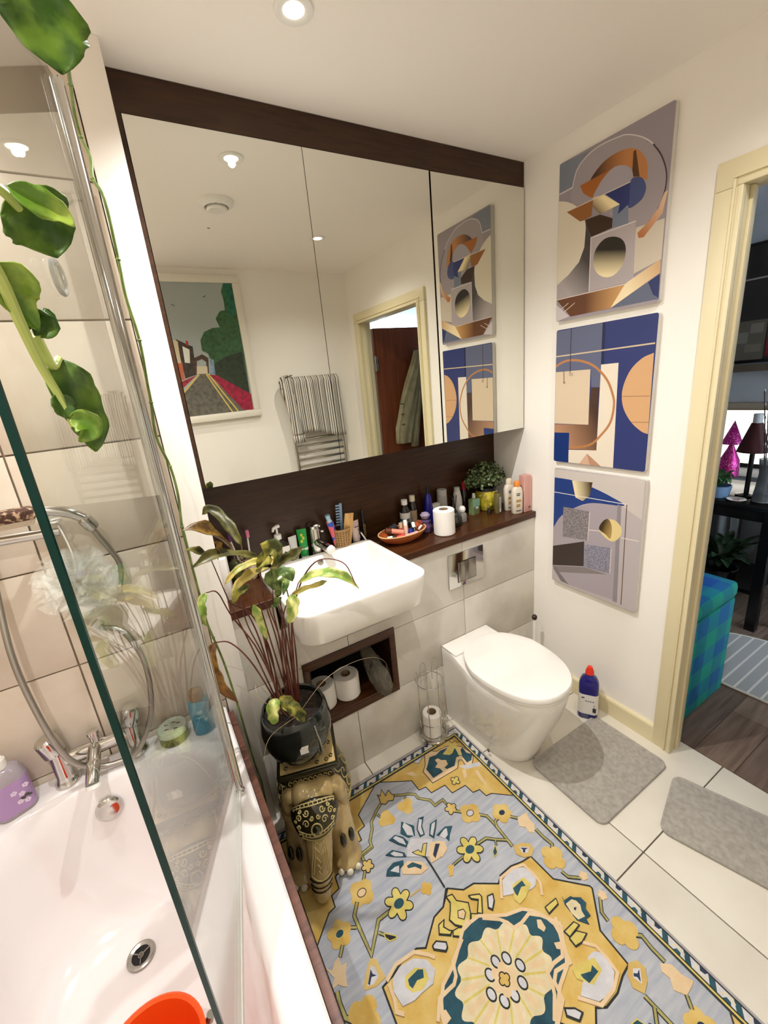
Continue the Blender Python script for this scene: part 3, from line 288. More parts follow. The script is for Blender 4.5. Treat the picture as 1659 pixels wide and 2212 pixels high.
P_LEAF=[('olive',0.03,[(0.187,1.16,1.186),(0.167,1.2,1.244),(0.137,1.23,1.285),(0.114,1.24,1.276)]),('amber',0.03,[(0.158,1.12,1.19),(0.122,1.08,1.251),(0.082,1.04,1.293),(0.044,1.02,1.304)]),('olive',0.026,[(0.216,1.1,1.159),(0.155,1.07,1.197),(0.092,1.04,1.218),(0.044,1.02,1.21)]),('olive',0.018,[(0.095,1.08,1.2),(0.067,1.06,1.233),(0.04,1.04,1.25)]),('olive',0.03,[(0.223,1.02,1.153),(0.246,0.98,1.177),(0.268,0.96,1.193),(0.295,0.95,1.213)]),('mottle',0.046,[(0.194,1.02,1.153),(0.208,0.98,1.2),(0.224,0.96,1.222),(0.23,0.95,1.195)]),('yellow',0.018,[(0.259,1.08,1.143),(0.189,1.03,1.177),(0.137,1.0,1.179),(0.104,0.99,1.16)]),('yellow',0.02,[(0.231,1.08,1.133),(0.178,1.03,1.148),(0.137,1.01,1.141),(0.114,1.0,1.118)]),('green',0.036,[(0.227,1.06,1.073),(0.235,1.02,1.127),(0.257,1.0,1.136),(0.265,0.99,1.114)]),('green',0.024,[(0.24,1.08,1.039),(0.25,1.05,1.087),(0.261,1.04,1.097),(0.242,1.02,1.07)]),('lime',0.026,[(0.294,1.04,1.081),(0.343,1.0,1.105),(0.39,0.97,1.096),(0.431,0.95,1.051)]),('yellow',0.014,[(0.267,1.04,1.05),(0.304,1.02,1.066),(0.338,1.0,1.076),(0.357,0.99,1.083)]),('lime',0.028,[(0.262,1.02,1.063),(0.257,1.0,1.046),(0.247,0.99,1.019),(0.234,0.99,1.002)]),('lime',0.018,[(0.167,1.04,1.062),(0.169,1.03,1.031),(0.174,1.03,0.994),(0.181,1.03,0.953)]),('brown',0.028,[(0.056,1.08,0.972),(0.036,1.05,0.938),(0.043,1.03,0.877),(0.075,1.02,0.811)]),('lime',0.022,[(0.067,1.1,1.106),(0.049,1.09,1.084),(0.044,1.08,1.057),(0.048,1.08,1.025)]),('lime',0.03,[(0.177,1.05,0.751),(0.16,1.03,0.742),(0.153,1.02,0.721),(0.154,1.02,0.695)]),('mottle',0.034,[(0.185,1.04,0.757),(0.199,1.02,0.738),(0.219,1.01,0.705),(0.234,1.01,0.664)]),('mottle',0.018,[(0.119,1.08,1.062),(0.137,1.05,1.095),(0.155,1.04,1.11),(0.167,1.03,1.123)]),('teal',0.014,[(0.139,1.06,1.093),(0.154,1.05,1.103),(0.165,1.04,1.112)]),('olive',0.022,[(0.314,1.08,1.156),(0.287,1.06,1.157),(0.263,1.05,1.151)]),('brown',0.016,[(0.121,1.07,1.21),(0.115,1.06,1.234),(0.108,1.05,1.251)]),('yellow',0.02,[(0.247,1.12,1.157),(0.25,1.09,1.138),(0.249,1.07,1.117)]),('green',0.022,[(0.219,1.09,1.013),(0.236,1.07,1.03),(0.246,1.06,1.045)])]
P_STEM=[[(0.205,1.15,0.6),(0.179,1.14,0.899),(0.149,1.11,1.059),(0.158,1.12,1.19)],[(0.215,1.13,0.6),(0.194,1.13,0.882),(0.17,1.11,1.037),(0.187,1.16,1.186)],[(0.235,1.15,0.6),(0.226,1.13,0.867),(0.211,1.12,1.032),(0.216,1.1,1.159)],[(0.205,1.15,0.6),(0.153,1.13,0.884),(0.121,1.11,1.041),(0.095,1.08,1.2)],[(0.25,1.145,0.6),(0.254,1.12,0.861),(0.24,1.09,1.02),(0.223,1.02,1.153)],[(0.235,1.15,0.6),(0.235,1.12,0.853),(0.213,1.09,1.015),(0.194,1.02,1.153)],[(0.25,1.145,0.6),(0.265,1.12,0.84),(0.275,1.1,1.003),(0.259,1.08,1.143)],[(0.262,1.16,0.6),(0.257,1.11,0.849),(0.26,1.07,0.977),(0.294,1.04,1.081)],[(0.262,1.16,0.6),(0.255,1.1,0.839),(0.286,1.06,1.03),(0.342,1.02,1.133),(0.406,0.98,1.126),(0.424,0.95,1.062)],[(0.24,1.12,0.6),(0.233,1.1,0.865),(0.244,1.07,0.983),(0.262,1.02,1.063)],[(0.205,1.18,0.6),(0.191,1.13,0.867),(0.181,1.09,0.984),(0.167,1.04,1.062)],[(0.205,1.15,0.6),(0.147,1.12,0.829),(0.099,1.1,0.939),(0.056,1.08,0.972)],[(0.215,1.13,0.6),(0.168,1.12,0.867),(0.117,1.12,1.009),(0.095,1.11,1.092),(0.067,1.1,1.106)],[(0.225,1.175,0.6),(0.235,1.14,0.858),(0.225,1.1,0.991),(0.227,1.06,1.073)],[(0.205,1.18,0.6),(0.203,1.14,0.84),(0.167,1.1,0.999),(0.119,1.08,1.062)],[(0.225,1.175,0.6),(0.25,1.14,0.835),(0.253,1.11,0.961),(0.24,1.08,1.039)],[(0.235,1.15,0.6),(0.21,1.13,0.858),(0.194,1.1,1.003),(0.177,1.06,1.138)],[(0.25,1.145,0.6),(0.245,1.13,0.81),(0.243,1.1,0.939),(0.243,1.06,1.046)],[(0.215,1.13,0.6),(0.178,1.12,0.847),(0.15,1.1,0.977),(0.139,1.06,1.093)],[(0.262,1.16,0.6),(0.273,1.13,0.797),(0.272,1.1,0.927),(0.271,1.06,1.036)]]
P_DRY=[[(0.24,1.12,0.6),(0.333,1.08,0.714),(0.448,1.12,0.701),(0.554,1.16,0.65),(0.618,1.2,0.567),(0.616,1.22,0.492)],[(0.24,1.12,0.6),(0.134,1.0,0.681),(0.099,0.99,0.623)],[(0.205,1.15,0.6),(0.125,1.08,0.833),(0.062,1.06,0.913)],[(0.205,1.15,0.6),(0.105,1.08,0.796),(0.082,1.05,0.844)],[(0.215,1.13,0.6),(0.146,1.1,0.778),(0.13,1.06,0.782),(0.146,1.04,0.756)]]
V_MAIN=[(0.096,1.27,0.167),(0.099,1.27,0.275),(0.091,1.26,0.374),(0.087,1.26,0.477),(0.081,1.24,0.611),(0.071,1.24,0.792),(0.057,1.22,0.908),(0.05,1.22,0.966),(0.049,1.22,1.049),(0.047,1.2,1.192),(0.047,1.2,1.265),(0.056,1.2,1.352),(0.054,1.2,1.428),(0.039,1.18,1.506),(0.045,1.15,1.587),(0.046,1.13,1.628),(0.05,1.1,1.716),(0.045,1.1,1.802),(0.048,1.1,1.87),(0.05,1.1,1.975),(0.04,1.12,2.016),(0.046,1.14,2.059),(0.039,1.15,2.097),(0.037,1.12,2.123),(0.039,1.05,2.129),(0.04,0.95,2.129)]
V_LEAF=[('pothos',0.072,[(0.017,0.55,1.943),(0.015,0.55,1.918),(0.016,0.55,1.896),(0.02,0.55,1.874)]),('pothos',0.058,[(-0.037,0.47,1.75),(-0.031,0.48,1.739),(-0.026,0.49,1.724),(-0.021,0.49,1.708)]),('pothosl',0.02,[(-0.038,0.455,1.746),(-0.025,0.46,1.74),(-0.011,0.465,1.734),(-0.002,0.465,1.725)]),('pothosl',0.026,[(-0.053,0.42,1.686),(-0.05,0.43,1.678),(-0.052,0.44,1.665),(-0.045,0.45,1.645)]),('pothos',0.024,[(-0.047,0.45,1.664),(-0.047,0.46,1.655),(-0.043,0.46,1.65),(-0.05,0.46,1.643)]),('pothos',0.036,[(-0.04,0.48,1.627),(-0.039,0.48,1.601),(-0.034,0.49,1.57),(-0.034,0.49,1.543)]),('pothosl',0.02,[(-0.045,0.47,1.576),(-0.037,0.47,1.573),(-0.033,0.47,1.564),(-0.043,0.47,1.555)]),('pothos',0.018,[(-0.047,0.47,1.598),(-0.047,0.47,1.586),(-0.045,0.47,1.576)])]
V_STEM=[[(-0.059,0.4,1.698),(-0.055,0.42,1.676),(-0.054,0.44,1.649),(-0.052,0.46,1.62),(-0.047,0.47,1.594),(-0.044,0.475,1.569)],[(-0.05,0.46,1.643),(-0.048,0.465,1.631),(-0.045,0.47,1.62),(-0.04,0.48,1.627)],[(-0.056,0.45,1.748),(-0.043,0.46,1.745),(-0.036,0.475,1.738)],[(0.016,0.55,1.972),(0.017,0.55,1.943)]]
# ------------------------------------------------------------------ setting
XR, XL, YB, YW, YM = 1.615, -.645, -.28, 1.357, 1.430   # right wall, left wall, rear wall, low tiled wall, mirror plane
YT, YBK = 1.345, 1.64                                   # tap-end tiles, wall behind the shelf
DY0, DY1, DZ, XH = -.10, .645, 2.01, 1.690                          # door opening in the right wall
HX1, HY0, HY1 = 3.75, -1.5, 2.2                         # next room
# floor with separate tiles (600 x 600)
fl = struct(box('floor', XL - .1, 1.70, YB - .1, 1.75, -.08, -.003, FGROUT))
def tiles_floor():
    xs = [-.66, -.06, .54, 1.14, 1.70]; ys = [-.38, -.105, .495, 1.095, 1.70]
    for x0, x1 in zip(xs, xs[1:]):
        for y0, y1 in zip(ys, ys[1:]):
            box('tile', x0 + .002, x1 - .002, y0 + .002, y1 - .002, -.01, 0, FTILE, fl, bev=.0012)
tiles_floor()
# ceiling
ceil = struct(box('ceiling', XL - .1, XH, YB - .1, 1.75, ZC, ZC + .08, CEIL))
# walls
struct(box('wall_rear', XL - .1, XR, YB - .1, YB, 0, ZC, PLASTER))
struct(box('wall_back', .137, XR, YBK, YBK + .11, 0, ZC, PLASTER))
def wall_r():
    bm = bmesh.new()
    bbox(XR, XH, DY1 + .015, 1.75, 0, ZC, bm); bbox(XR, XH, YB - .1, DY0 - .015, 0, ZC, bm); bbox(XR, XH, DY0 - .015, DY1 + .015, DZ + .015, ZC, bm)
    return finish('wall_right', bm, PLASTER)
struct(wall_r())
wl_ = struct(box('wall_left', XL - .1, XL - .008, YB, 1.42, 0, ZC, GROUT))
we = struct(box('wall_tap', XL - .1, .063, YT + .008, 1.75, 0, ZC, GROUT))
zs = [0, .30, .60, .90, 1.197, 1.497, 1.797, 2.097, ZC]
for z0, z1 in zip(zs, zs[1:]):
    for x0, x1 in ((XL, -.28), (-.28, .065)):
        if z1 > .5: box('tile', x0 + .0022, x1 - .0022, YT, YT + .01, z0 + .0022, z1 - .0022, TILE_B, we, bev=.001)
    for y0, y1 in ((-.28, .145), (.145, .745), (.745, YT)):
        if z1 > .5: box('tile', XL - .01, XL, y0 + .0015, y1 - .0015, z0 + .0015, z1 - .0015, TILE_B, wl_, bev=.001)
struct(box('wall_pillar', .0655, .137, 1.333, 1.75, 0, ZC, PLASTER, bev=.002))
# low tiled wall with niche opening
NX0, NX1, NZ0, NZ1 = .362, .728, .315, .565
def low_wall():
    bm = bmesh.new(); y0, y1 = YW + .008, YBK
    bbox(.137, .288, y0, y1, 0, .872, bm); bbox(.288, NX0, y0, y1, 0, .77, bm); bbox(NX1, .794, y0, y1, 0, .77, bm); bbox(.794, XR, y0, y1, 0, .872, bm)
    bbox(NX0, NX1, y0, y1, 0, NZ0, bm); bbox(NX0, NX1, y0, y1, NZ1, .770, bm)
    return finish('wall_low', bm, GROUT)
lw = struct(low_wall())
g = .0014
for x0, x1, z0, z1 in ((.138, .54, 0, .288), (.54, 1.14, 0, .288), (1.14, XR, 0, .288),
                       (.138, .345, .288, .585), (.745, 1.14, .288, .585), (1.14, XR, .288, .585),
                       (1.14, XR, .585, .872)):
    box('tile', x0 + g, x1 - g, YW, YW + .009, z0 + g, z1 - g, TILE, lw, bev=.001)
for poly in ([(.138 + g, .585 + g), (.54 - g, .585 + g), (.54 - g, .770), (.288, .770), (.288, .871), (.138 + g, .871)], [(.54 + g, .585 + g), (1.14 - g, .585 + g), (1.14 - g, .871), (.794, .871), (.794, .770), (.54 + g, .770)]):
    finish('tile', loft([[(x, y, z) for x, z in poly] for y in (YW, YW + .009)]), TILE, lw)   # tiles notched around the basin
# baseboard on the right wall
bb = bmesh.new(); prof = [(0, 0), (0, .078), (.004, .085), (.016, .085), (.016, 0)]
loft([[(XR - .016 + x, y, z) for x, z in prof] for y in (DY1 + .068, 1.352)], bm=bb)
struct(finish('baseboard_right', bb, CREAM))
# door frame: architrave + jamb lining, both sides of the opening
df = sroot('door_1')
def arch(side_x, sgn):
    def member(name, pts):  # pts: stacked steps of the moulding, built as boxes
        bm = bmesh.new()
        for b_ in pts: bbox(*b_, bm=bm, bev=.002)
        finish(name, bm, CREAM, df, True)
    t = lambda d: (side_x - d, side_x) if sgn > 0 else (side_x, side_x + d)
    x0, x1 = t(.016); x2, x3 = t(.022)
    member('jamb_trim', [(x0, x1, DY1 - .002, DY1 + .070, 0, DZ - .002), (x2, x3, DY1 - .0015, DY1 + .012, 0, DZ - .0025), (x2, x3, DY1 + .018, DY1 + .025, 0, DZ + .018)])
    member('jamb_trim', [(x0, x1, DY0 - .070, DY0 + .002, 0, DZ - .002), (x2, x3, DY0 - .012, DY0 + .0015, 0, DZ - .0025), (x2, x3, DY0 - .025, DY0 - .018, 0, DZ + .018)])
    member('head_trim', [(x0, x1, DY0 - .070, DY1 + .070, DZ - .0015, DZ + .070), (x2, x3, DY0 - .012, DY1 + .012, DZ - .002, DZ + .012), (x2, x3, DY0 - .025, DY1 + .025, DZ + .0185, DZ + .0255)])
arch(XR, 1)
for nm, b_ in (('jamb_lining', (XR - .001, XH + .001, DY1, DY1 + .0149, 0, DZ)), ('jamb_lining', (XR - .001, XH + .001, DY0 - .0149, DY0, 0, DZ)), ('head_lining', (XR - .001, XH + .001, DY0 - .0149, DY1 + .0149, DZ + .0001, DZ + .0149)),
               ('door_stop', (1.638, 1.664, DY1 - .009, DY1 - .0001, 0, DZ - .001)), ('door_stop', (1.638, 1.664, DY0 + .0001, DY0 + .009, 0, DZ - .001)),
               ('hall_trim', (XH + .0002, XH + .012, DY1 + .006, DY1 + .07, 0, DZ + .006)), ('hall_trim', (XH + .0002, XH + .012, DY0 - .07, DY0 - .006, 0, DZ + .006)), ('hall_trim', (XH + .0002, XH + .012, DY0 - .07, DY1 + .07, DZ + .0065, DZ + .07))):
    box(nm, *b_, CREAM, df, bev=.0015)
# door leaf, opened into the next room
DOORW = wood('door_veneer', (112, 58, 30), (88, 42, 20), .4, (30, 30, 1.5))
dl = thing('door_leaf', 'brown veneered door standing open into the next room', 'door', (1.708, DY0 - .022, 0))
box('leaf', .012, .73, -.02, .02, .008, 1.975, DOORW, dl, bev=.002)
for hz in (1.72, .95, .22):
    h = box('hinge', -.004, .03, .0205, .026, hz - .05, hz + .05, STEEL, dl)
    finish('pin', lathe([(.006, -.055), (.006, .055)], 10, c=(.006, .028, hz)), STEEL, h)
box('lever_rose', .655, .695, .021, .03, 1.0, 1.04, STEEL, dl, bev=.004)
# ---------------------------------------------------------------- next room shell
PLANKC = [wood('oak_plank_%d' % i, c1, c2, .5, (2, 22, 22)) for i, (c1, c2) in enumerate((((128, 108, 94), (98, 80, 68)), ((140, 120, 104), (110, 92, 78)), ((116, 98, 86), (92, 76, 66))))]
nf = struct(box('floor_next_room', 1.70, HX1, HY0, HY1, -.08, -.004, FGROUT))
yy = HY0; k = 0
while yy < HY1:
    xx = 1.70 - (.45 * (k % 3))
    while xx < HX1:
        a, b_ = max(xx, 1.70), min(xx + 1.25, HX1)
        if b_ - a > .02: box('plank', a + .001, b_ - .001, yy + .001, yy + .139, -.012, 0, PLANKC[(k * 2 + int(xx * 3)) % 3], nf)
        xx += 1.25
    yy += .14; k += 1
GREYW = mat('grey_wall_paint', (172, 174, 178), .8)
struct(box('ceiling_next_room', XH, HX1 + .1, HY0 - .1, HY1 + .1, ZC, ZC + .08, mat('grey_ceiling', (196, 198, 204), .8)))
struct(box('wall_hall', XH - .001, XH + .03, HY0 - .1, YB - .1, 0, ZC, GREYW))
struct(box('wall_corridor', XH - .001, XH + .03, 1.75, HY1 + .1, 0, ZC, GREYW))
struct(box('wall_far', HX1, HX1 + .1, HY0 - .1, HY1 + .1, 0, ZC, GREYW))
struct(box('wall_side', XH, HX1, HY1, HY1 + .1, 0, ZC, GREYW))
def win_wall():
    bm = bmesh.new()
    bbox(XH, 2.0, HY0 - .1, HY0, 0, ZC, bm); bbox(3.4, HX1, HY0 - .1, HY0, 0, ZC, bm)
    bbox(2.0, 3.4, HY0 - .1, HY0, 0, .75, bm); bbox(2.0, 3.4, HY0 - .1, HY0, 2.15, ZC, bm)
    return finish('wall_window', bm, GREYW)
struct(win_wall())
w1 = sroot('window_1')
for b_ in ((2.0, 2.05), (3.35, 3.4), (2.68, 2.72)): box('frame', b_[0], b_[1], HY0 - .07, HY0 - .02, .75, 2.15, WHITEP, w1)
for b_ in ((.75, .80), (2.10, 2.15)): box('frame', 2.05, 3.35, HY0 - .07, HY0 - .02, b_[0], b_[1], WHITEP, w1)
for b_ in ((2.05, 2.68), (2.72, 3.35)): box('pane', b_[0], b_[1], HY0 - .05, HY0 - .044, .80, 2.10, CLEAR, w1)

# ------------------------------------------------------------------ ceiling fittings
LAMPM = mat('lamp_face', (255, 245, 230), .5, emit=((255, 240, 220), 22))
nm = ['above the basin, first one in front of the mirror', 'nearer the doorway, beyond the vent', 'above the tap end of the bath', 'above the middle of the bath']
for (sx, sy), n_ in zip(SPOTS, nm):
    t = thing('downlight', 'round white recessed ceiling spotlight ' + n_, 'ceiling light', (sx, sy, ZC), group='recessed ceiling spotlights')
    finish('bezel', lathe([(.024, -.001), (.024, -.003), (.034, -.006), (.043, -.004), (.044, -.0005)], 32), WHITEP, t, True)
    finish('lens', lathe([(.0235, -.001), (.022, -.0025), (0, -.003)], 24), LAMPM, t, True)
t = thing('extractor_vent', 'round white extractor valve on the ceiling, seen in the mirror', 'vent', (.527, .727, ZC))
finish('ring', lathe([(.075, -.0005), (.072, -.012), (.06, -.02), (.05, -.022), (.05, -.001)], 36), WHITEP, t, True)
finish('disc', lathe([(.0, -.034), (.036, -.034), (.043, -.028), (.04, -.02), (0, -.02)], 36), WHITEP, t, True)
finish('stem', lathe([(.006, -.02), (.006, -.0005)], 8), STEEL, t)
box('ceiling_nick', .540, .552, .418, .424, ZC - .0025, ZC - .0003, STEEL)
tag(bpy.data.objects['ceiling_nick'], 'small dark screw plate on the ceiling beyond the vent, seen in mirror', 'screw plate')
# ------------------------------------------------------------------ mirror cabinet
cab = thing('mirror_cabinet', 'long dark wood wall cabinet with three mirrored doors above the shelf', 'cabinet', (.88, 1.53, 1.31))
def cabp(name, x0, x1, y0, y1, z0, z1, ma, parent=None, bev=0):
    b = cab.location
    return box(name, x0 - b.x, x1 - b.x, y0 - b.y, y1 - b.y, z0 - b.z, z1 - b.z, ma, parent or cab, bev=bev)
cabp('carcass', .1375, 1.6135, 1.452, 1.639, 1.315, 2.285, WENGE)
cabp('header', .1375, 1.6135, 1.430, 1.639, 2.290, 2.3785, WENGE)
cabp('stile', .1375, .158, 1.430, 1.4515, 1.312, 2.2895, WENGE)
cabp('end_strip', 1.6095, 1.6135, 1.430, 1.4515, 1.312, 2.2895, WENGE)
d = box('door', 0, .477, .0003, .016, 0, .978, WENGE, cab, loc=(1.131 - .88, 1.4345 - 1.53, 0), rot=(0, 0, math.radians(-.8)))   # third door stands a touch ajar
box('mirror_pane', 0, .477, -.004, 0, 0, .978, MIRROR, d)
for x0, x1 in ((.160, .6395), (.6415, 1.123)):
    d = cabp('door', x0, x1, 1.4345, 1.451, 1.310, 2.2885, WENGE)
    gl = cabp('mirror_pane', x0, x1, YM, 1.4343, 1.310, 2.2885, MIRROR, d)
# wood lining behind the shelf, worktop shelf
box('backboard', .1375, 1.6145, 1.628, 1.6395, .9035, 1.3085, WENGE)
tag(bpy.data.objects['backboard'], 'dark wood board lining the wall between shelf and mirror cabinet', 'wall panel')
bm = prism([(.1375, 1.350), (.2895, 1.350), (.2895, 1.577), (.7925, 1.577), (.7925, 1.350), (1.6145, 1.350), (1.6145, 1.6275), (.1375, 1.6275)], .8725, .903)
bmesh.ops.bevel(bm, geom=[e for e in bm.edges], offset=.0015, segments=1, affect='EDGES')
tag(finish('shelf', bm, WENGE2), 'dark stained wood shelf running along the tiled low wall', 'shelf')
# ------------------------------------------------------------------ basin
bs = thing('washbasin', 'white semi-recessed ceramic washbasin set into the wood shelf', 'basin', (.541, 1.34, .78))
def bas(x0, x1, y0, y1, r, z): return [(x - .541, y - 1.34, zz - .78) for x, y, zz in rrect(x0, x1, y0, y1, r, z, 8)]
rings = [bas(.37, .712, 1.21, 1.50, (.07, .07, .03, .03), .775), bas(.325, .757, 1.150, 1.545, (.075, .075, .03, .03), .785), bas(.303, .779, 1.122, 1.566, (.072, .072, .025, .025), .81),
         bas(.296, .786, 1.112, 1.572, (.068, .068, .025, .025), .86), bas(.292, .790, 1.106, 1.574, (.065, .065, .025, .025), .918), bas(.294, .788, 1.108, 1.573, (.064, .064, .025, .025), .924), bas(.298, .784, 1.112, 1.571, (.062, .062, .025, .025), .926),
         bas(.314, .768, 1.128, 1.553, (.05, .05, .03, .03), .926), bas(.320, .762, 1.135, 1.548, (.048, .048, .03, .03), .922), bas(.330, .752, 1.150, 1.535, (.07, .07, .04, .04), .88), bas(.350, .732, 1.175, 1.515, (.08, .08, .06, .06), .84), bas(.43, .652, 1.25, 1.44, (.08, .08, .08, .08), .825)]
finish('bowl', loft(rings), WHITE_CER, bs, True)
finish('overflow_cover', lathe([(0, 0), (.013, .001), (.013, .004), (0, .006)], 20), STEEL, bs, True, loc=(0, .203, .118), rot=(math.radians(75), 0, 0))
tp = thing('basin_tap', 'chrome single-lever mixer tap behind the basin', 'tap', (.556, 1.6025, .9035))
finish('body', lathe([(.028, 0), (.028, .006), (.0245, .009), (.0245, .118), (.021, .127), (0, .129)], 28), CHROME, tp, True)
finish('spout', tube([(0, -.01, .068), (.012, -.05, .06), (.026, -.09, .046)], .018, 16), CHROME, tp, True)
finish('aerator', lathe([(.0182, -.012), (.0182, .004), (.015, .006), (0, .005)], 18), WHITEP, tp, True, loc=(.0275, -.0935, .045), rot=(math.radians(115), 0, math.radians(18)))
finish('lever', loft([rrect(-.024, .024, -.03, .024, .014, .131), rrect(-.025, .025, -.034, .025, .014, .141), rrect(-.020, .020, -.03, .022, .014, .147)]), CHROME, tp, True)
finish('lever_pin', tube([(.006, -.03, .138), (.012, -.056, .124)], .004, 8), CHROME, tp, True)
finish('button', lathe([(0, -.004), (.006, -.002), (.006, .002), (0, .004)], 12), WHITEP, tp, True, loc=(.0125, -.058, .123))
# ------------------------------------------------------------------ niche
ni = thing('wall_niche', 'recessed dark wood storage niche below the basin', 'niche', (.545, YW, .44))
def nb(name, x0, x1, y0, y1, z0, z1, ma, bev=.001): return box(name, x0 - .545, x1 - .545, y0 - YW, y1 - YW, z0 - .44, z1 - .44, ma, ni, bev=bev)

for b_ in ((.340, .750, 1.3515, 1.3568, .565, .598), (.340, .750, 1.3515, 1.3568, .283, .315), (.340, .3625, 1.3515, 1.3568, .315, .565), (.7275, .750, 1.3515, 1.3568, .315, .565)):
    nb('frame_rail', *b_, WENGE2)
nb('shelf_board', .3625, .7275, 1.352, 1.56, .3155, .325, WENGE2); nb('liner', .3625, .7275, 1.352, 1.56, .559, .5645, WENGE, 0)
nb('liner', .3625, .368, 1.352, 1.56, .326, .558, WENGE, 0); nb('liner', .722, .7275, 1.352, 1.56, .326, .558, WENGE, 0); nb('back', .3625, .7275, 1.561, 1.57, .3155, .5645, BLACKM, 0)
CORE = mat('cardboard_core', (150, 125, 98), .9)
def roll(label, loc, group=None, h=.10, r=.054):
    t = thing('toilet_roll', label, 'toilet roll', loc, group=group)
    finish('paper', lathe([(.021, 0), (r - .004, 0), (r, .004), (r, h - .004), (r - .004, h), (.021, h), (.021, 0)], 36), PAPER, t, True)
    finish('core', lathe([(.0205, 0), (.0205, h + .0005), (.019, h + .0005), (.019, .001), (.0, .001)], 24), CORE, t, True)
    return t
roll('toilet roll standing in the wall niche beside the slipper', (.535, 1.425, .3255))
roll('toilet roll in the wall niche, half hidden behind the flower pot', (.425, 1.43, .3255))
roll('white toilet roll standing on the wood shelf beside the bowl', (1.105, 1.43, .9035), h=.115, r=.048)
sl = thing('slipper', 'grey slipper wrapped in clear plastic in the wall niche', 'slipper', (.652, 1.395, .3255), math.radians(8))
FELT = mat('grey_felt', (96, 88, 76), .9, bump=(90, .3))
def sole(z, s=1): 
    pts = []
    for k in range(28):
        a = 2 * math.pi * k / 28; y = math.sin(a) * .12; x = math.cos(a) * (.036 + .012 * (math.sin(a) < 0) * abs(math.sin(a)))
        pts.append((x * s, y * s, z))
    return pts
tilt = (math.radians(52), 0, 0)
finish('sole', loft([sole(0), sole(.012, 1.03), sole(.016, 1.0)]), FELT, sl, True, loc=(-.0, -.002, .088), rot=tilt)
ub = bmesh.new(); ellipsoid(ub, (0, -.045, .022), (.042, .07, .04)); bmesh.ops.bisect_plane(ub, geom=ub.verts[:] + ub.edges[:] + ub.faces[:], plane_co=(0, 0, .014), plane_no=(0, 0, -1), clear_outer=True)
finish('upper', ub, FELT, sl, True, loc=(-.0, -.002, .088), rot=tilt)
fb = bmesh.new(); ellipsoid(fb, (0, -.012, .026), (.047, .112, .043), u=18, v=10)
for v in fb.verts: v.co += Vector((R.uniform(-1, 1), R.uniform(-1, 1), R.uniform(-1, 1))) * .004
finish('plastic_wrap', fb, CLEAR, sl, False, loc=(-.0, -.002, .088), rot=tilt)
# ------------------------------------------------------------------ flush plate, toilet
fp = thing('flush_plate', 'square chrome dual flush plate on the tiled wall above the toilet', 'flush plate', (1.155, YW, .747))
box('plate', -.103, .103, -.010, -.0005, -.083, .083, CHROME, fp, bev=.003)
box('button_recess', -.055, .055, -.0105, -.0101, -.061, .039, BLACKP, fp); box('button', -.052, -.012, -.0125, -.0105, -.058, .036, STEEL, fp, bev=.0008); box('button', -.0105, .052, -.0125, -.0105, -.058, .036, STEEL, fp, bev=.0008)
to = thing('toilet', 'white back-to-wall toilet with closed lid on the tiled floor', 'toilet', (1.13, 1.357, 0))
def dring(z, hw_r, hw_f, yf, yc, n=14, yb=-.0015):
    pts = [(-hw_r, yb), (-hw_r, -.055)]
    for k in range(n + 1):
        a = math.pi * (1 - k / n); x = math.copysign(abs(math.cos(a)) ** .9, math.cos(a)) * hw_f; y = yc - math.sin(a) ** .8 * (yc - yf) if math.sin(a) > 0 else yc
        pts.append((x, y))
    pts += [(hw_r, -.055), (hw_r, yb)]
    return [(x, y, z) for x, y in pts]
prof = [(0.0, .125, .118, -.400, -.19), (.012, .128, .122, -.412, -.19), (.05, .13, .128, -.425, -.20), (.12, .132, .142, -.452, -.21), (.20, .134, .158, -.486, -.225), (.28, .136, .170, -.516, -.235), (.35, .137, .176, -.534, -.24), (.385, .137, .177, -.538, -.24), (.392, .134, .174, -.535, -.24)]
finish('pan', loft([dring(*p) for p in prof]), WHITE_CER, to, True)
box('cistern_ledge', -.137, .137, -.10, -.0015, .3925, .400, WHITE_CER, to, bev=.003)
def lid(z, s, yo=0):
    out = []
    for k in range(48):
        a = 2 * math.pi * k / 48; x = math.cos(a); y = math.sin(a)
        yy = (y * .16) if y > 0 else -abs(y) ** .80 * .295
        xx = math.copysign(abs(x) ** .88, x) * .180
        if y > 0: xx = math.copysign(abs(math.cos(a)) ** .62, x) * (.178 - .035 * y)
        out.append((xx * s, -.25 + yy * s + yo, z))
    return out
finish('seat', loft([lid(.3925, .97), lid(.3955, .985), lid(.403, .985), lid(.406, .975)]), WHITE_CER, to, True)
finish('lid', loft([lid(.408, .985), lid(.411, 1.0), lid(.424, 1.0), lid(.430, .985), lid(.433, .93), lid(.4345, .75), lid(.435, .4)]), WHITE_CER, to, True)
finish('fixing_bolt', lathe([(.007, 0), (.007, .006), (0, .009)], 12), STEEL, to, True, loc=(-.1315, -.29, .03), rot=(0, math.radians(-90), 0))
# toilet brush in the corner
tb = thing('toilet_brush', 'chrome handled toilet brush in its holder between toilet and wall', 'toilet brush', (1.535, 1.285, 0))
finish('holder', lathe([(.045, 0), (.047, .004), (.047, .10), (.043, .105), (.043, .01), (0, .01)], 28), STEEL, tb, True)
finish('handle', lathe([(.008, .012), (.008, .355), (0, .356)], 14), WHITEP, tb, True)
finish('knob', lathe([(.010, .357), (.013, .362), (.013, .374), (.008, .380), (0, .381)], 16), mat('bronze_knob', (60, 48, 42), .35, .6), tb, True)
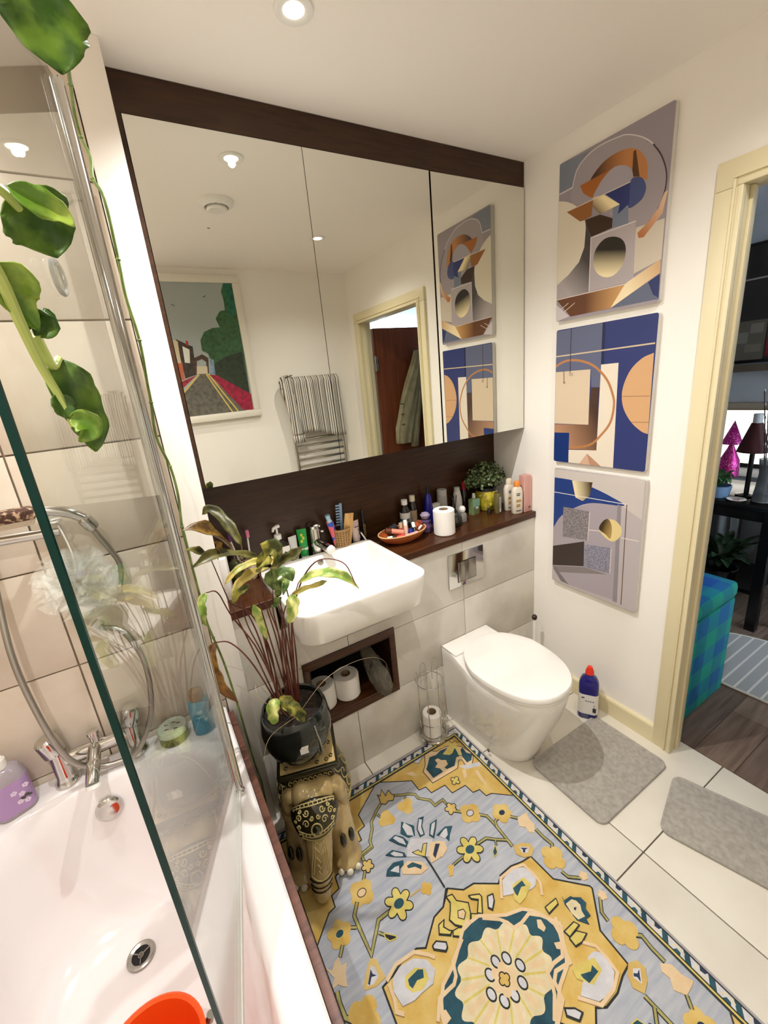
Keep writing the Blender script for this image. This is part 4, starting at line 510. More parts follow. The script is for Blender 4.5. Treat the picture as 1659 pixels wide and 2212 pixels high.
# toilet roll stand: wire cage with one roll
rh = thing('roll_stand', 'chrome wire toilet roll stand on the floor between niche and toilet', 'roll holder', (.865, 1.288, .0142))
finish('base', lathe([(.06, 0), (.066, .003), (.066, .012), (.060, .016), (0, .016)], 36), CHROME, rh, True)
for k in range(7):
    a = 2 * math.pi * k / 7 + .3; x, y = math.cos(a) * .058, math.sin(a) * .058
    finish('wire', tube([(x, y, .016), (x, y, .30), (x * 1.1, y * 1.1, .325)], .0016, 6), CHROME, rh, True)
for z in (.02, .10, .30): finish('hoop', tube([(math.cos(2 * math.pi * k / 32) * .0595, math.sin(2 * math.pi * k / 32) * .0595, z) for k in range(32)], .0016, 6, closed=True), CHROME, rh, True)
for sx, ph in ((-.03, 0), (.03, 0)):
    finish('top_loop', tube(spline([(sx - .014, .0, .30), (sx - .014, 0, .38), (sx, 0, .405), (sx + .014, 0, .38), (sx + .014, 0, .30)], 5), .0018, 6), CHROME, rh, True)
for s in (-1, 1): finish('curl', tube([(s * .064 + math.cos(k * .6) * .008, 0, .335 + math.sin(k * .6) * .012) for k in range(11)], .0016, 6), CHROME, rh, True)
finish('foot_scroll', tube([(.062 + math.cos(k * .5) * .012, -.015, .06 + math.sin(k * .5) * .022) for k in range(13)], .0018, 6), CHROME, rh, True)
roll('toilet roll at the bottom of the chrome wire stand', (.865, 1.288, .0307), h=.115, r=.042)
# bleach bottle
bl = thing('bleach_bottle', 'dark blue bleach bottle with red cap and white label beside the toilet', 'bottle', (1.525, .965, 0), math.radians(-57))
NAVY = mat('navy_plastic', (26, 22, 110), .25, coat=.3)
finish('body', loft([rrect(-.036, .036, -.026, .026, .018, 0), rrect(-.042, .042, -.030, .030, .02, .006), rrect(-.042, .042, -.030, .030, .02, .165), rrect(-.040, .040, -.029, .029, .02, .19), rrect(-.030, .030, -.024, .024, .018, .213), rrect(-.017, .017, -.017, .017, .016, .224), rrect(-.015, .015, -.015, .015, .0145, .232)]), NAVY, bl, True)
finish('cap', loft([rrect(-.018, .018, -.018, .018, .017, .2325), rrect(-.018, .018, -.018, .018, .017, .245), rrect(-.012, .012, -.012, .012, .0115, .262), rrect(-.010, .010, -.010, .010, .0095, .268)]), mat('red_plastic', (225, 52, 30), .35), bl, True)
LABELW = mat('white_label', (226, 222, 216), .6)
finish('label', loft([rrect(-.0427, .0427, -.0307, .0307, .0205, .03), rrect(-.0427, .0427, -.0307, .0307, .0205, .135)]), LABELW, bl, True)
INKD = mat('label_ink', (50, 48, 70), .7)
for i_, (u, v, w_, h_) in enumerate(((-.028, .115, .012, .006), (-.012, .100, .006, .004), (-.002, .100, .006, .004), (.008, .100, .006, .004), (.018, .100, .006, .004), (.02, .045, .014, .024), (.024, .078, .004, .004))):
    box('print_mark', u, u + w_, -.0314, -.0308, v, v + h_, INKD, bl)
# bath mats
MATG = mat('grey_bath_mat', (172, 166, 156), .95, noise=((150, 144, 134), 60, 4, .35, .7), bump=(220, .8), sheen=.3)
def mat_thing(label, cx, cy, w_, h_, rz):
    t = thing('bath_mat', label, 'bath mat', (cx, cy, .0005), rz)
    finish('pile', loft([rrect(-w_ / 2, w_ / 2, -h_ / 2, h_ / 2, .03, 0), rrect(-w_ / 2, w_ / 2, -h_ / 2, h_ / 2, .03, .008), rrect(-w_ / 2 + .006, w_ / 2 - .006, -h_ / 2 + .006, h_ / 2 - .006, .026, .012)]), MATG, t, True)
    ring = rrect(-w_ / 2 + .003, w_ / 2 - .003, -h_ / 2 + .003, h_ / 2 - .003, .028, .008)
    finish('piping', tube(ring, .0055, 8, closed=True), MATG, t, True)
mat_thing('grey memory foam bath mat in front of the toilet', 1.320, .777, .43, .32, math.radians(0))
mat_thing('grey memory foam bath mat lying askew before the doorway', 1.440, .335, .268, .43, math.radians(17))
# ------------------------------------------------------------------ bath
BX0, BX1, BY0, BY1, BZ = XL + .001, .057, YB + .001, YT - .001, .58
bt = thing('bathtub', 'white built-in bathtub along the left side of the room', 'bathtub', (-.294, .53, 0))
def br(x0, x1, y0, y1, r, z): return [(x + .294, y - .53, zz) for x, y, zz in rrect(x0, x1, y0, y1, r, z, 8)]
rings = [br(BX0 + .03, BX1 - .004, BY0 + .03, BY1 - .004, .01, .10), br(BX0, BX1 - .002, BY0, BY1, .004, .535), br(BX0, BX1, BY0, BY1, .004, .545), br(BX0, BX1, BY0, BY1, .006, .574), br(BX0 + .003, BX1 - .005, BY0 + .003, BY1 - .003, .008, .580),
         br(-.590, -.002, -.215, 1.262, (.12, .12, .17, .17), .580), br(-.584, -.010, -.208, 1.255, (.12, .12, .17, .17), .576), br(-.578, -.018, -.200, 1.247, (.12, .12, .165, .165), .565),
         br(-.565, -.032, -.165, 1.232, (.12, .12, .16, .16), .48), br(-.548, -.050, -.09, 1.205, (.12, .12, .16, .16), .34), br(-.530, -.072, -.02, 1.165, (.12, .12, .17, .17), .235), br(-.505, -.100, .04, 1.115, (.12, .12, .17, .17), .190), br(-.47, -.135, .09, 1.07, (.10, .10, .15, .15), .175), br(-.36, -.24, .4, .9, .05, .172)]
finish('tub', loft(rings), BATHM, bt, True)
dr = finish('drain', lathe([(.022, 0.001), (.0225, .003), (.030, .006), (.034, .0045), (.035, 0)], 32), STEEL, bt, True, loc=(-.008, .50, .1765))
finish('drain_hole', lathe([(.0219, .0014), (0, .0017)], 24), BLACKM, dr, loc=(0, 0, 0))
for a in range(3):
    finish('cross_bar', tube([(0, 0, .003), (math.cos(a * 2.1 + .4) * .022, math.sin(a * 2.1 + .4) * .022, .003)], .0018, 6), STEEL, dr)
finish('hub', tube([(math.cos(2 * math.pi * k / 14) * .006, math.sin(2 * math.pi * k / 14) * .006, .003) for k in range(14)], .0018, 6, closed=True), STEEL, dr)
finish('overflow', lathe([(.034, 0), (.034, .004), (.028, .011), (.024, .012), (0, .012)], 32), CHROME, bt, True, loc=(-.008, .7005, .497), rot=(math.radians(81), 0, 0))
# dark wood bath panel whose top edge shows beside the rim
pn = thing('bath_surround', 'dark wood bath side panel beside the rug', 'bath panel', (.066, .53, 0))
LITW = wood('lit_brown_wood', (104, 66, 52), (78, 46, 36), .45)  # dark wood for the cap, with the reddish tone of light put into its colour
box('panel', -.0075, .006, -.80, .79, .001, .548, WENGE, pn); box('cap', -.0075, .010, -.80, .79, .5485, .566, LITW, pn, bev=.0015)
# ------------------------------------------------------------------ bath screen: fixed strip + hinged pane swung inwards
gs = thing('bath_screen', 'hinged clear glass shower screen on the bath edge', 'shower screen', (.024, .97, .581))
SH = 1.50
box('fixed_pane', -.003, .003, .016, .352, .012, SH, GLASS, gs); 
finish('wall_profile', bbox(-.009, .009, .350, .362, 0, SH + .005), CHROME, gs)
finish('hinge_post', lathe([(.011, 0), (.011, SH + .006), (.008, SH + .012), (0, SH + .012)], 20), CHROME, gs, True)
finish('post_bead', bbox(-.004, .012, -.002, .018, .004, SH + .002), STEEL, gs)
finish('post_foot', lathe([(.014, -.0005), (.014, .012), (.0112, .016)], 20), CHROME, gs, True)
PW = .520
sw = box('swing_pane', -.003, .003, -PW, -.012, .022, SH, GLASS, gs, rot=(0, 0, math.radians(-12)))
box('polished_edge', -.0034, .0034, -PW - .004, -PW, .022, SH, GEDGE, sw)
box('seal', -.004, .004, -PW, -.012, .004, .0215, mat('clear_seal', (205, 205, 198), .3), sw)
for y, z in ((-.37, 1.200), (-.30, 1.155)):
    h = finish('suction_hook', tube([(.006, y + math.cos(2 * math.pi * k / 20) * .018, z + math.sin(2 * math.pi * k / 20) * .018) for k in range(20)], .003, 8, closed=True), mat('milky_plastic', (222, 222, 214), .12, trans=.6), sw, True)
    finish('suction_disc', lathe([(.016, 0), (.012, .003), (.004, .006), (0, .006)], 20), CLEAR, h, True, loc=(.0035, y, z), rot=(0, math.radians(90), 0))
# ------------------------------------------------------------------ bath shower mixer
bm_ = thing('bath_mixer', 'chrome bath shower mixer on the tap deck of the bath', 'tap', (-.296, 1.306, BZ + .0005))
for s in (-1, 1):
    finish('pillar', lathe([(.031, 0), (.031, .008), (.026, .016), (.023, .03), (.0215, .085), (.0215, .105)], 28), CHROME, bm_, True, loc=(s * .088, 0, 0))
    finish('handle', lathe([(.024, 0), (.027, .004), (.027, .05), (.022, .056), (0, .058)], 28), CHROME, bm_, True, loc=(s * .088 + s * .004, 0, .105), rot=(0, s * math.radians(12), 0))
finish('bar', tube([(-.088, 0, .075), (.088, 0, .075)], .0185, 20), CHROME, bm_, True)
finish('spout', tube([(-.005, -.01, .078), (-.006, -.05, .074), (-.010, -.10, .056), (-.012, -.115, .046)], .017, 18), CHROME, bm_, True)
finish('spout_tip', lathe([(.018, 0), (.018, .010), (.014, .012), (0, .011)], 20), WHITEP, bm_, True, loc=(-.012, -.113, .046), rot=(math.radians(155), 0, 0))
finish('diverter', lathe([(.012, 0), (.012, .022), (.015, .024), (.015, .034), (0, .036)], 18), CHROME, bm_, True, loc=(0, .0, .093))
def W3(pts, o): return [Vector(p) - Vector(o) for p in pts]
HOSE = mat('hose_steel', (172, 168, 160), .3, 1.0, bump=(900, .3))
hs = thing('shower_hose', 'long flexible steel shower hose looping down over the bath mixer', 'hose', (-.27, 1.26, .60))
hp = spline([(-.362, 1.327, 1.38), (-.368, 1.324, 1.27), (-.376, 1.29, 1.14), (-.380, 1.26, 1.03), (-.376, 1.245, .92), (-.362, 1.235, .78), (-.345, 1.248, .68), (-.305, 1.271, .614), (-.255, 1.271, .598), (-.205, 1.262, .612), (-.150, 1.26, .70), (-.126, 1.26, .80), (-.122, 1.27, .89), (-.140, 1.285, .965), (-.165, 1.298, .995), (-.198, 1.315, 1.004)], 8)
finish('hose_tube', tube(W3(hp, (-.27, 1.26, .60)), .0075, 10), HOSE, hs, True)
finish('wall_elbow', tube([(.070, .056, .404), (.064, .070, .404), (.062, .0845, .404)], [.010, .011, .016], 14), CHROME, hs, True)
# horizontal shower rail with hand shower
sr = thing('shower_rail', 'chrome shower rail and hand shower clipped to the tiled wall', 'shower', (-.26, 1.30, 1.30))
finish('rail', tube([(-.38, 0, .018), (.045, 0, .0)], .013, 16), CHROME, sr, True)
finish('rail_bracket', tube([(.03, .043, .0), (.03, 0, 0)], .014, 14), CHROME, sr, True)
finish('hand_grip', tube(spline([(-.12, -.02, .070), (.02, -.025, .062), (.075, -.025, .048), (.108, -.022, .022)], 6), .013, 14), CHROME, sr, True)
finish('elbow', lathe([(.015, -.02), (.017, -.012), (.017, .012), (.012, .018), (0, .02)], 18), CHROME, sr, True, loc=(.110, -.022, .012), rot=(math.radians(10), math.radians(-25), 0))
finish('clip', tube([(.045 + math.cos(2 * math.pi * k / 16) * .012, -.014 + math.sin(2 * math.pi * k / 16) * .02, .03) for k in range(16)], .003, 6, closed=True), WHITEP, sr, True)
finish('hose_end', tube(spline([(.113, -.022, 0), (.125, -.02, -.035), (.138, -.012, -.075), (.148, 0, -.13), (.13, .01, -.2)], 6), .0072, 10), HOSE, sr, True)
bh = thing('body_brush', 'brown patterned body brush resting on the shower rail', 'brush', (-.345, 1.262, 1.352))
BRB = mat('brown_bristle', (74, 48, 36), .8, noise=((190, 160, 130), 90, 3, .5, .62))
finish('head', loft([rrect(-.09, .10, -.018, .018, .012, 0), rrect(-.095, .105, -.021, .021, .014, .006), rrect(-.095, .105, -.021, .021, .014, .022), rrect(-.088, .098, -.016, .016, .012, .028)]), BRB, bh, True)
finish('bristles', loft([rrect(-.085, .095, -.015, .015, .010, -.014), rrect(-.09, .10, -.017, .017, .012, -.0005)]), mat('pale_bristle', (190, 172, 150), .9, bump=(400, 1)), bh, True)
# bath puff: crumpled gauze
pf = thing('bath_puff', 'white gauze bath puff hanging from the shower rail', 'bath puff', (-.205, 1.262, 1.165))
GAUZE = bpy.data.materials.new('gauze'); GAUZE.use_nodes = True
_n = GAUZE.node_tree.nodes; _l = GAUZE.node_tree.links; _b = _n['Principled BSDF']; _b.inputs['Base Color'].default_value = lin((240, 238, 228)); _b.inputs['Roughness'].default_value = .6; _b.inputs['Alpha'].default_value = .2
def ruffle(seed):
    r = random.Random(seed); bm = bmesh.new(); n = 60
    ax = Vector((r.uniform(-1, 1), r.uniform(-1, 1), r.uniform(-1, 1))).normalized(); t = ax.orthogonal().normalized(); b = ax.cross(t)
    a_, c_ = [], []
    for k in range(n):
        th = 2 * math.pi * k / n; R0 = .084 + .014 * math.sin(7 * th + seed) + r.uniform(-.004, .004)
        d = t * math.cos(th) + b * math.sin(th)
        a_.append(bm.verts.new(d * .012)); c_.append((bm.verts.new(d * R0 * .6 + ax * .012 * math.sin(9 * th + seed)), bm.verts.new(d * R0 + ax * .034 * math.sin(11 * th + seed * 2))))
    for k in range(n):
        j = (k + 1) % n
        bm.faces.new((a_[k], a_[j], c_[j][0], c_[k][0])); bm.faces.new((c_[k][0], c_[j][0], c_[j][1], c_[k][1]))
    return bm
for s in range(9): finish('ruffle', ruffle(s + 1), GAUZE, pf, True)
finish('cord', tube(spline([(0, 0, .03), (.005, .0, .08), (.0, .005, .13), (-.005, .012, .155)], 5), .002, 6), WHITEP, pf, True)
# ------------------------------------------------------------------ things on the bath rim
pb = thing('lotion_bottle', 'purple body wash bottle with printed flowers on the bath rim', 'bottle', (-.495, 1.285, BZ + .0005), math.radians(20))
LILAC = mat('lilac_label', (176, 144, 192), .35)
finish('body', loft([rrect(-.038, .038, -.030, .030, .022, 0), rrect(-.043, .043, -.034, .034, .026, .006), rrect(-.043, .043, -.034, .034, .026, .11), rrect(-.034, .034, -.028, .028, .024, .132), rrect(-.016, .016, -.016, .016, .0155, .142)]), mat('clear_gel', (208, 196, 206), .12, trans=.4), pb, True)
finish('label', loft([rrect(-.0436, .0436, -.0346, .0346, .0262, .012), rrect(-.0436, .0436, -.0346, .0346, .0262, .104)]), LILAC, pb, True)
finish('cap', lathe([(.017, .1425), (.017, .165), (.012, .170), (0, .171)], 20), WHITEP, pb, True)
PETALM = mat('printed_petal', (222, 205, 226), .5); DKLF = mat('printed_leaf', (70, 72, 66), .5)
for i_, (u, v) in enumerate(((.004, .072), (.018, .060), (.010, .040), (.024, .034), (.030, .080))):
    b_ = bmesh.new()
    for k in range(5):
        a = 2 * math.pi * k / 5; ellipsoid(b_, (u + math.cos(a) * .0042, -.0348, v + math.sin(a) * .0042), (.0032, .0003, .0032), u=8, v=4)
    finish('printed_flower', b_, PETALM, pb)
b_ = bmesh.new()
for u, v, r_ in ((.016, .046, .007), (.026, .050, .006), (.032, .046, .005)): ellipsoid(b_, (u, -.0347, v), (r_, .0003, r_ * .7), u=10, v=4)
finish('printed_leaves', b_, DKLF, pb)
ti = thing('soap_tin', 'round green and cream tin behind the glass screen on the bath corner', 'tin', (-.105, 1.292, BZ + .0005), math.radians(-20))
finish('tin_body', lathe([(.040, 0), (.042, .002), (.042, .030)], 36), mat('green_tin', (96, 108, 58), .3, .3), ti, True)
finish('tin_lid', lathe([(.0432, .0305), (.0432, .042), (.041, .045), (.038, .0445), (0, .0445)], 36), mat('tin_lid_cream', (198, 208, 190), .35, .2), ti, True)
for u, v, a_ in ((-.02, .008, .3), (.0, .016, 0), (.016, .01, -.3), (-.012, -.012, .2), (.014, -.012, 0)):
    box('print_mark', u - .006, u + .006, v - .0018, v + .0018, .0446, .0450, DKLF, ti)
bb_ = thing('shampoo_bottle', 'blue shampoo bottle with wooden ball cap on the bath corner', 'bottle', (-.018, 1.268, BZ + .0005))
BLUE = mat('turquoise_plastic', (66, 150, 178), .3)
finish('body', lathe([(.029, 0), (.031, .003), (.031, .10), (.028, .115), (.022, .122)], 28, sx=1.0, sy=.8), BLUE, bb_, True)
finish('cap', lathe([(.0215, .1225), (.022, .14), (.018, .152), (.008, .158), (0, .159)], 24), mat('wood_cap', (150, 116, 76), .4, .3), bb_, True)
for u, v, w_, h_ in ((-.01, .082, .014, .01), (-.014, .066, .022, .004), (.004, .05, .01, .012)): box('print_mark', u, u + w_, -.0262, -.0252, v, v + h_, mat('pale_print', (170, 210, 215), .5), bb_)
# orange bucket standing in the bath
bk = thing('bucket', 'orange plastic bucket standing in the bathtub', 'bucket', (-.255, .690, .1735))
finish('pail', lathe([(.075, 0), (.078, .004), (.098, .180), (.104, .184), (.106, .190), (.102, .193), (.096, .188), (.074, .012), (0, .010)], 48), mat('orange_plastic', (238, 84, 22), .3), bk, True)
finish('bail', tube(spline([(-.105, .0, .172), (-.114, -.055, .176), (-.085, -.105, .168), (.0, -.132, .160), (.085, -.105, .168), (.114, -.055, .176), (.105, 0, .172)], 6), .0022, 6), STEEL, bk, True)
for sx in (-1, 1): finish('lug', tube([(sx * .098, .012, .168), (sx * .112, .012, .172), (sx * .116, .012, .186)], .008, 10), STEEL, bk, True)
# ------------------------------------------------------------------ elephant stool
EC = (.256, 1.150, .0142); ERZ = math.radians(-17)
el = thing('elephant_stool', 'glazed ceramic elephant plant stool with gold pattern beside the bath', 'stool', EC, ERZ)
IVORY = mat('ivory_glaze', (196, 172, 120), .16, noise=((156, 130, 78), 9, 4, .45, .75), coat=.4)
BRONZE = mat('dark_bronze_glaze', (40, 36, 18), .14, coat=.5)
GOLDR = mat('gold_relief', (196, 178, 120), .3)
NAIL = mat('nail_white', (232, 226, 208), .25)
def blob(parts):
    bm = bmesh.new()
    for c, r, *ro in parts: ellipsoid(bm, c, r, Matrix.Rotation(math.radians(ro[0]), 3, ro[1]) if ro else None)
    return bm
def capsule(bm, a, b, ra, rb, n=7):
    a, b = Vector(a), Vector(b)
    for k in range(n + 1):
        t = k / n; ellipsoid(bm, a.lerp(b, t), (ra + (rb - ra) * t,) * 3, u=14, v=9)
b_ = blob([((0, .05, .215), (.108, .138, .118)), ((0, -.085, .275), (.068, .075, .085)), ((0, -.105, .23), (.058, .062, .07)), ((-.035, -.085, .33), (.035, .045, .04)), ((.035, -.085, .33), (.035, .045, .04))])
for s in (-1, 1):
    capsule(b_, (s * .062, -.055, .20), (s * .075, -.085, .045), .050, .047); capsule(b_, (s * .065, .13, .20), (s * .070, .145, .045), .055, .050)
    ellipsoid(b_, (s * .077, -.095, .026), (.052, .058, .027)); ellipsoid(b_, (s * .072, .145, .026), (.054, .058, .027))
tr = spline([(0, -.130, .245), (-.004, -.165, .19), (-.010, -.180, .13), (-.015, -.185, .075), (-.018, -.190, .03)], 5)
for i, p in enumerate(tr): ellipsoid(b_, p, ((.048 - .0195 * i / len(tr)),) * 3, u=14, v=9)
body = finish('body', b_, IVORY, el, 'all')
def solid(o, vox, it=6, f=.7):
    r = o.modifiers.new('remesh', 'REMESH'); r.mode = 'VOXEL'; r.voxel_size = vox; r.use_smooth_shade = True
    s = o.modifiers.new('smooth', 'SMOOTH'); s.iterations = it; s.factor = f
solid(body, .0055)
# ears: thick lobed flaps
for s in (-1, 1):
    er = bmesh.new()
    for c, r in (((s * .082, -.070, .295), (.022, .030, .050)), ((s * .092, -.060, .250), (.020, .026, .055)), ((s * .096, -.052, .205), (.016, .020, .045)), ((s * .070, -.075, .325), (.022, .03, .028))): ellipsoid(er, c, r)
    e = finish('ear', er, IVORY, el, 'all'); solid(e, .005)
    for j, (dx, dy) in enumerate(((-.028, -.046), (.0, -.056), (.028, -.046))):
        ellipsoid(nb_ := bmesh.new(), (s * .077 + dx, -.095 + dy, .017), (.012, .008, .014), u=10, v=8); finish('toenail', nb_, NAIL, el, 'all')
    ellipsoid(ey := bmesh.new(), (s * .054, -.132, .262), (.009, .007, .007), u=10, v=8); finish('eye', ey, BRONZE, el, 'all')
# saddle blanket: bronze shell over the back
def shell(c, r, th0, th1, ph0, ph1, nu=24, nv=14, thick=.004):
    bm = bmesh.new(); g_ = []
    for i in range(nu + 1):
        row = []
        for j in range(nv + 1):
            th = th0 + (th1 - th0) * i / nu; ph = ph0 + (ph1 - ph0) * j / nv
            row.append(bm.verts.new((c[0] + r[0] * math.sin(th) * math.cos(ph), c[1] + r[1] * math.sin(ph), c[2] + r[2] * math.cos(th) * math.cos(ph))))
        g_.append(row)
    for i in range(nu):
        for j in range(nv): bm.faces.new((g_[i][j], g_[i + 1][j], g_[i + 1][j + 1], g_[i][j + 1]))
    return bm
SC, SR = (0, .055, .200), (.126, .156, .150)
sb = finish('saddle', shell(SC, SR, -1.95, 1.95, -.62, .80), BRONZE, el, 'all')
sm = sb.modifiers.new('solid', 'SOLIDIFY'); sm.thickness = .006; sm.offset = 1
def on_shell(th, ph, k=1.045): return (SC[0] + SR[0] * k * math.sin(th) * math.cos(ph), SC[1] + SR[1] * k * math.sin(ph), SC[2] + SR[2] * k * math.cos(th) * math.cos(ph))
for s in (-1, 1):
    for ph in (-.60, -.50, .64, .76): finish('saddle_band', tube([on_shell(s * (.55 + 1.2 * k / 16), ph) for k in range(17)], .0022, 6), GOLDR, el, True)
    for th in (1.72, 1.60): finish('saddle_band', tube([on_shell(s * th, -.6 + 1.36 * k / 16) for k in range(17)], .0022, 6), GOLDR, el, True)
    for a_ in range(3):
        for b2 in range(3):
            t0 = .78 + a_ * .27; p0 = -.30 + b2 * .34
            pts = [on_shell(s * (t0 + math.cos(k * .55) * (.02 + .012 * k)), p0 + math.sin(k * .55) * (.02 + .012 * k)) for k in range(12)]
            finish('saddle_scroll', tube(pts, .0022, 6), GOLDR, el, True)
    for k in range(7): finish('fret_bar', tube([on_shell(s * (.65 + k * .14), -.60), on_shell(s * (.72 + k * .14), -.50)], .002, 5), GOLDR, el, True)
# pedestal and top plate
finish('pedestal', loft([rrect(-.072, .072, -.062, .082, .01, .315), rrect(-.080, .080, -.070, .090, .01, .345), rrect(-.080, .080, -.070, .090, .01, .385), rrect(-.090, .090, -.082, .100, .008, .398)]), BRONZE, el, True)
for k in range(9):
    x = -.064 + k * .016
    finish('pedestal_scroll', tube([(x + math.cos(q * .7) * .006, -.0715, .366 + math.sin(q * .7) * .007) for q in range(8)], .0014, 5), GOLDR, el, True)
finish('plate_rim', loft([rrect(-.097, .097, -.089, .107, .008, .3985), rrect(-.099, .099, -.091, .109, .009, .404), rrect(-.099, .099, -.091, .109, .009, .414), rrect(-.096, .096, -.088, .106, .008, .418)]), BRONZE, el, True)
finish('plate_top', loft([rrect(-.088, .088, -.080, .098, .004, .4182), rrect(-.088, .088, -.080, .098, .004, .4195)]), IVORY, el)
for x, y in ((.075, .085), (.075, .06), (.076, -.055), (.06, -.066), (.074, .0), (-.07, -.06), (.03, -.068), (.04, .088)):
    finish('plate_motif', tube([(x + math.cos(q * .8) * .005, y + math.sin(q * .8) * .006, .4205) for q in range(8)], .0016, 5), BRONZE, el, True)
# head ornament: bronze cap with gold relief
HC, HR = Vector((0, -.100, .268)), (.076, .082, .095)
def on_head(u, v, k=1.0):   # u sideways angle, v from top(0) to front/down
    return HC + Vector((HR[0] * k * math.sin(u), -HR[1] * k * math.cos(u) * math.sin(v), HR[2] * k * math.cos(u) * math.cos(v)))
cb = bmesh.new(); g_ = []
for i in range(21):
    row = []
    for j in range(15):
        u = -1.12 + 2.24 * i / 20; v = .42 + (1.28) * j / 14
        w_ = 1 - .35 * max(0, (v - 1.0)) / .7
        row.append(cb.verts.new(on_head(u * w_, v, 1.035)))
    g_.append(row)
for i in range(20):
    for j in range(14): cb.faces.new((g_[i][j], g_[i + 1][j], g_[i + 1][j + 1], g_[i][j + 1]))
hcap = finish('head_cap', cb, BRONZE, el, 'all'); sm = hcap.modifiers.new('solid', 'SOLIDIFY'); sm.thickness = .004; sm.offset = 1
def rel(pts, r_=.0019): finish('head_relief', tube(pts, r_, 6), GOLDR, el, True)
K = 1.085
for v in (.44, .54, 1.38, 1.50, 1.64): rel([on_head(-.9 * (1 - .35 * max(0, v - 1) / .7) + 1.8 * (1 - .35 * max(0, v - 1) / .7) * k / 18, v + .10 * math.cos(3.14 * (k / 18 - .5)), K) for k in range(19)])
for k in range(11):
    u = -.85 + .17 * k; rel([on_head(u, .44 + .08, K), on_head(u, .54 + .08, K)], .0016)
    u *= .82; rel([on_head(u, 1.44, K), on_head(u, 1.58, K)], .0016)
for s in (-1, 1):
    for u0, v0, r0, tw in ((.30, .80, .12, 1), (.62, .92, .13, -1), (.35, 1.12, .13, -1), (.68, 1.22, .10, 1), (.12, .98, .08, 1), (.55, .70, .08, 1), (.82, 1.05, .08, -1)):
        rel([on_head(s * (u0 + math.cos(tw * q * .6) * r0 * (1 - q / 16)), v0 + math.sin(tw * q * .6) * r0 * (1 - q / 16), K) for q in range(14)])
ellipsoid(jw := bmesh.new(), on_head(0, 1.36, 1.07), (.012, .008, .016), u=12, v=8); finish('jewel', jw, mat('dark_jewel', (38, 40, 12), .08, coat=1), el, 'all')
rel([on_head(math.cos(2 * math.pi * k / 20) * .19, 1.36 + math.sin(2 * math.pi * k / 20) * .2, K) for k in range(21)], .0025)
# trunk drop ornament
def on_trunk(u, t, k=1.0):
    f = t * (len(tr) - 1); i = min(int(f), len(tr) - 2); p = tr[i].lerp(tr[i + 1], f - i); d = (tr[i + 1] - tr[i]).normalized(); r_ = .049 - .0195 * f / len(tr)
    n = Vector((0, -1, 0)); n = (n - d * n.dot(d)).normalized(); sx = d.cross(n)
    return p + (n * math.cos(u) + sx * math.sin(u)) * (r_ * .93 * k + .002)
for q in range(5): rel([on_trunk(-.42 + .06 * q, .10 + q * .075), on_trunk(0, .16 + q * .075), on_trunk(.42 - .06 * q, .10 + q * .075)], .0022)
for s in (-1, 1): rel([on_trunk(s * .35, .05), on_trunk(s * .55, .25), on_trunk(s * .85, .50)], .0022); rel([on_trunk(s * .25, .08), on_trunk(s * .38, .25), on_trunk(s * .62, .46)], .0018)
rel([on_trunk(-.85 + 1.7 * k / 12, .50 + .05 * math.cos(3.14 * (k / 12 - .5))) for k in range(13)], .0022)
for k in range(3): finish('trunk_ring', tube([on_trunk(-1.2 + 2.4 * q / 12, .58 + .1 * k, 1.0) for q in range(13)], .0018, 6), BRONZE, el, True)
for s in (-1, 1):
    for x, y, z in ((s * .072, -.128, .135), (s * .10, -.105, .12)): ellipsoid(lb := bmesh.new(), (x, y, z), (.012, .012, .03), u=10, v=8); finish('leg_motif', lb, BRONZE, el, 'all')
# ------------------------------------------------------------------ pot and plant
PC = (.240, 1.150, .4355)
pt = thing('plant_pot', 'black glazed round flower pot standing on the elephant stool', 'pot', PC)
POTM = mat('pot_glaze', (22, 26, 22), .12, noise=((52, 58, 50), 3, 4, .45, .8), coat=.5)
finish('pot', lathe([(.060, 0), (.068, .004), (.095, .04), (.110, .085), (.113, .125), (.106, .170), (.099, .188), (.096, .190), (.092, .186), (.098, .16), (.098, .15), (0, .15)], 48), POTM, pt, True)
SOIL = mat('potting_soil', (30, 21, 15), .95, noise=((60, 44, 32), 60, 4, .5, .7), bump=(80, 1.0))
finish('soil', lathe([(.096, .1505), (.094, .166), (.05, .172), (0, .174)], 32), SOIL, pt, True)
stk = bmesh.new()
for (u, v) in ((0, 0),):
    patch(stk, [(-.012, -.012), (.013, -.014), (.011, -.002), (.014, .012), (-.006, .014), (-.013, .005)], lambda a, b, h: (math.sin((a / .113)) * (.113 + h), -math.cos(a / .113) * (.113 + h), .105 + b), -.0005, .0008)
finish('sticker', stk, LABELW, pt, rot=(0, 0, math.radians(-8)))
finish('glaze_drip', tube([(.113 * math.sin(a) * k, -.113 * math.cos(a) * k, z) for a, z, k in ((.27, .165, .965), (.28, .14, 1.0), (.33, .11, 1.008), (.36, .08, 1.0), (.44, .05, .93), (.50, .025, .82))], [.002, .0025, .003, .003, .003, .003], 6), mat('pale_drip', (150, 146, 134), .4), pt, True)
LEAFC = {'olive': ((54, 54, 20), (104, 98, 44)), 'amber': ((84, 58, 14), (142, 112, 44)), 'mottle': ((58, 66, 16), (168, 160, 70)), 'yellow': ((190, 168, 90), (128, 130, 58)), 'green': ((74, 98, 44), (138, 156, 84)),
         'lime': ((122, 150, 60), (198, 196, 120)), 'brown': ((104, 66, 24), (160, 120, 44)), 'teal': ((60, 120, 96), (110, 160, 128)), 'pothos': ((46, 78, 14), (92, 122, 34)), 'pothosl': ((86, 124, 28), (150, 172, 66))}
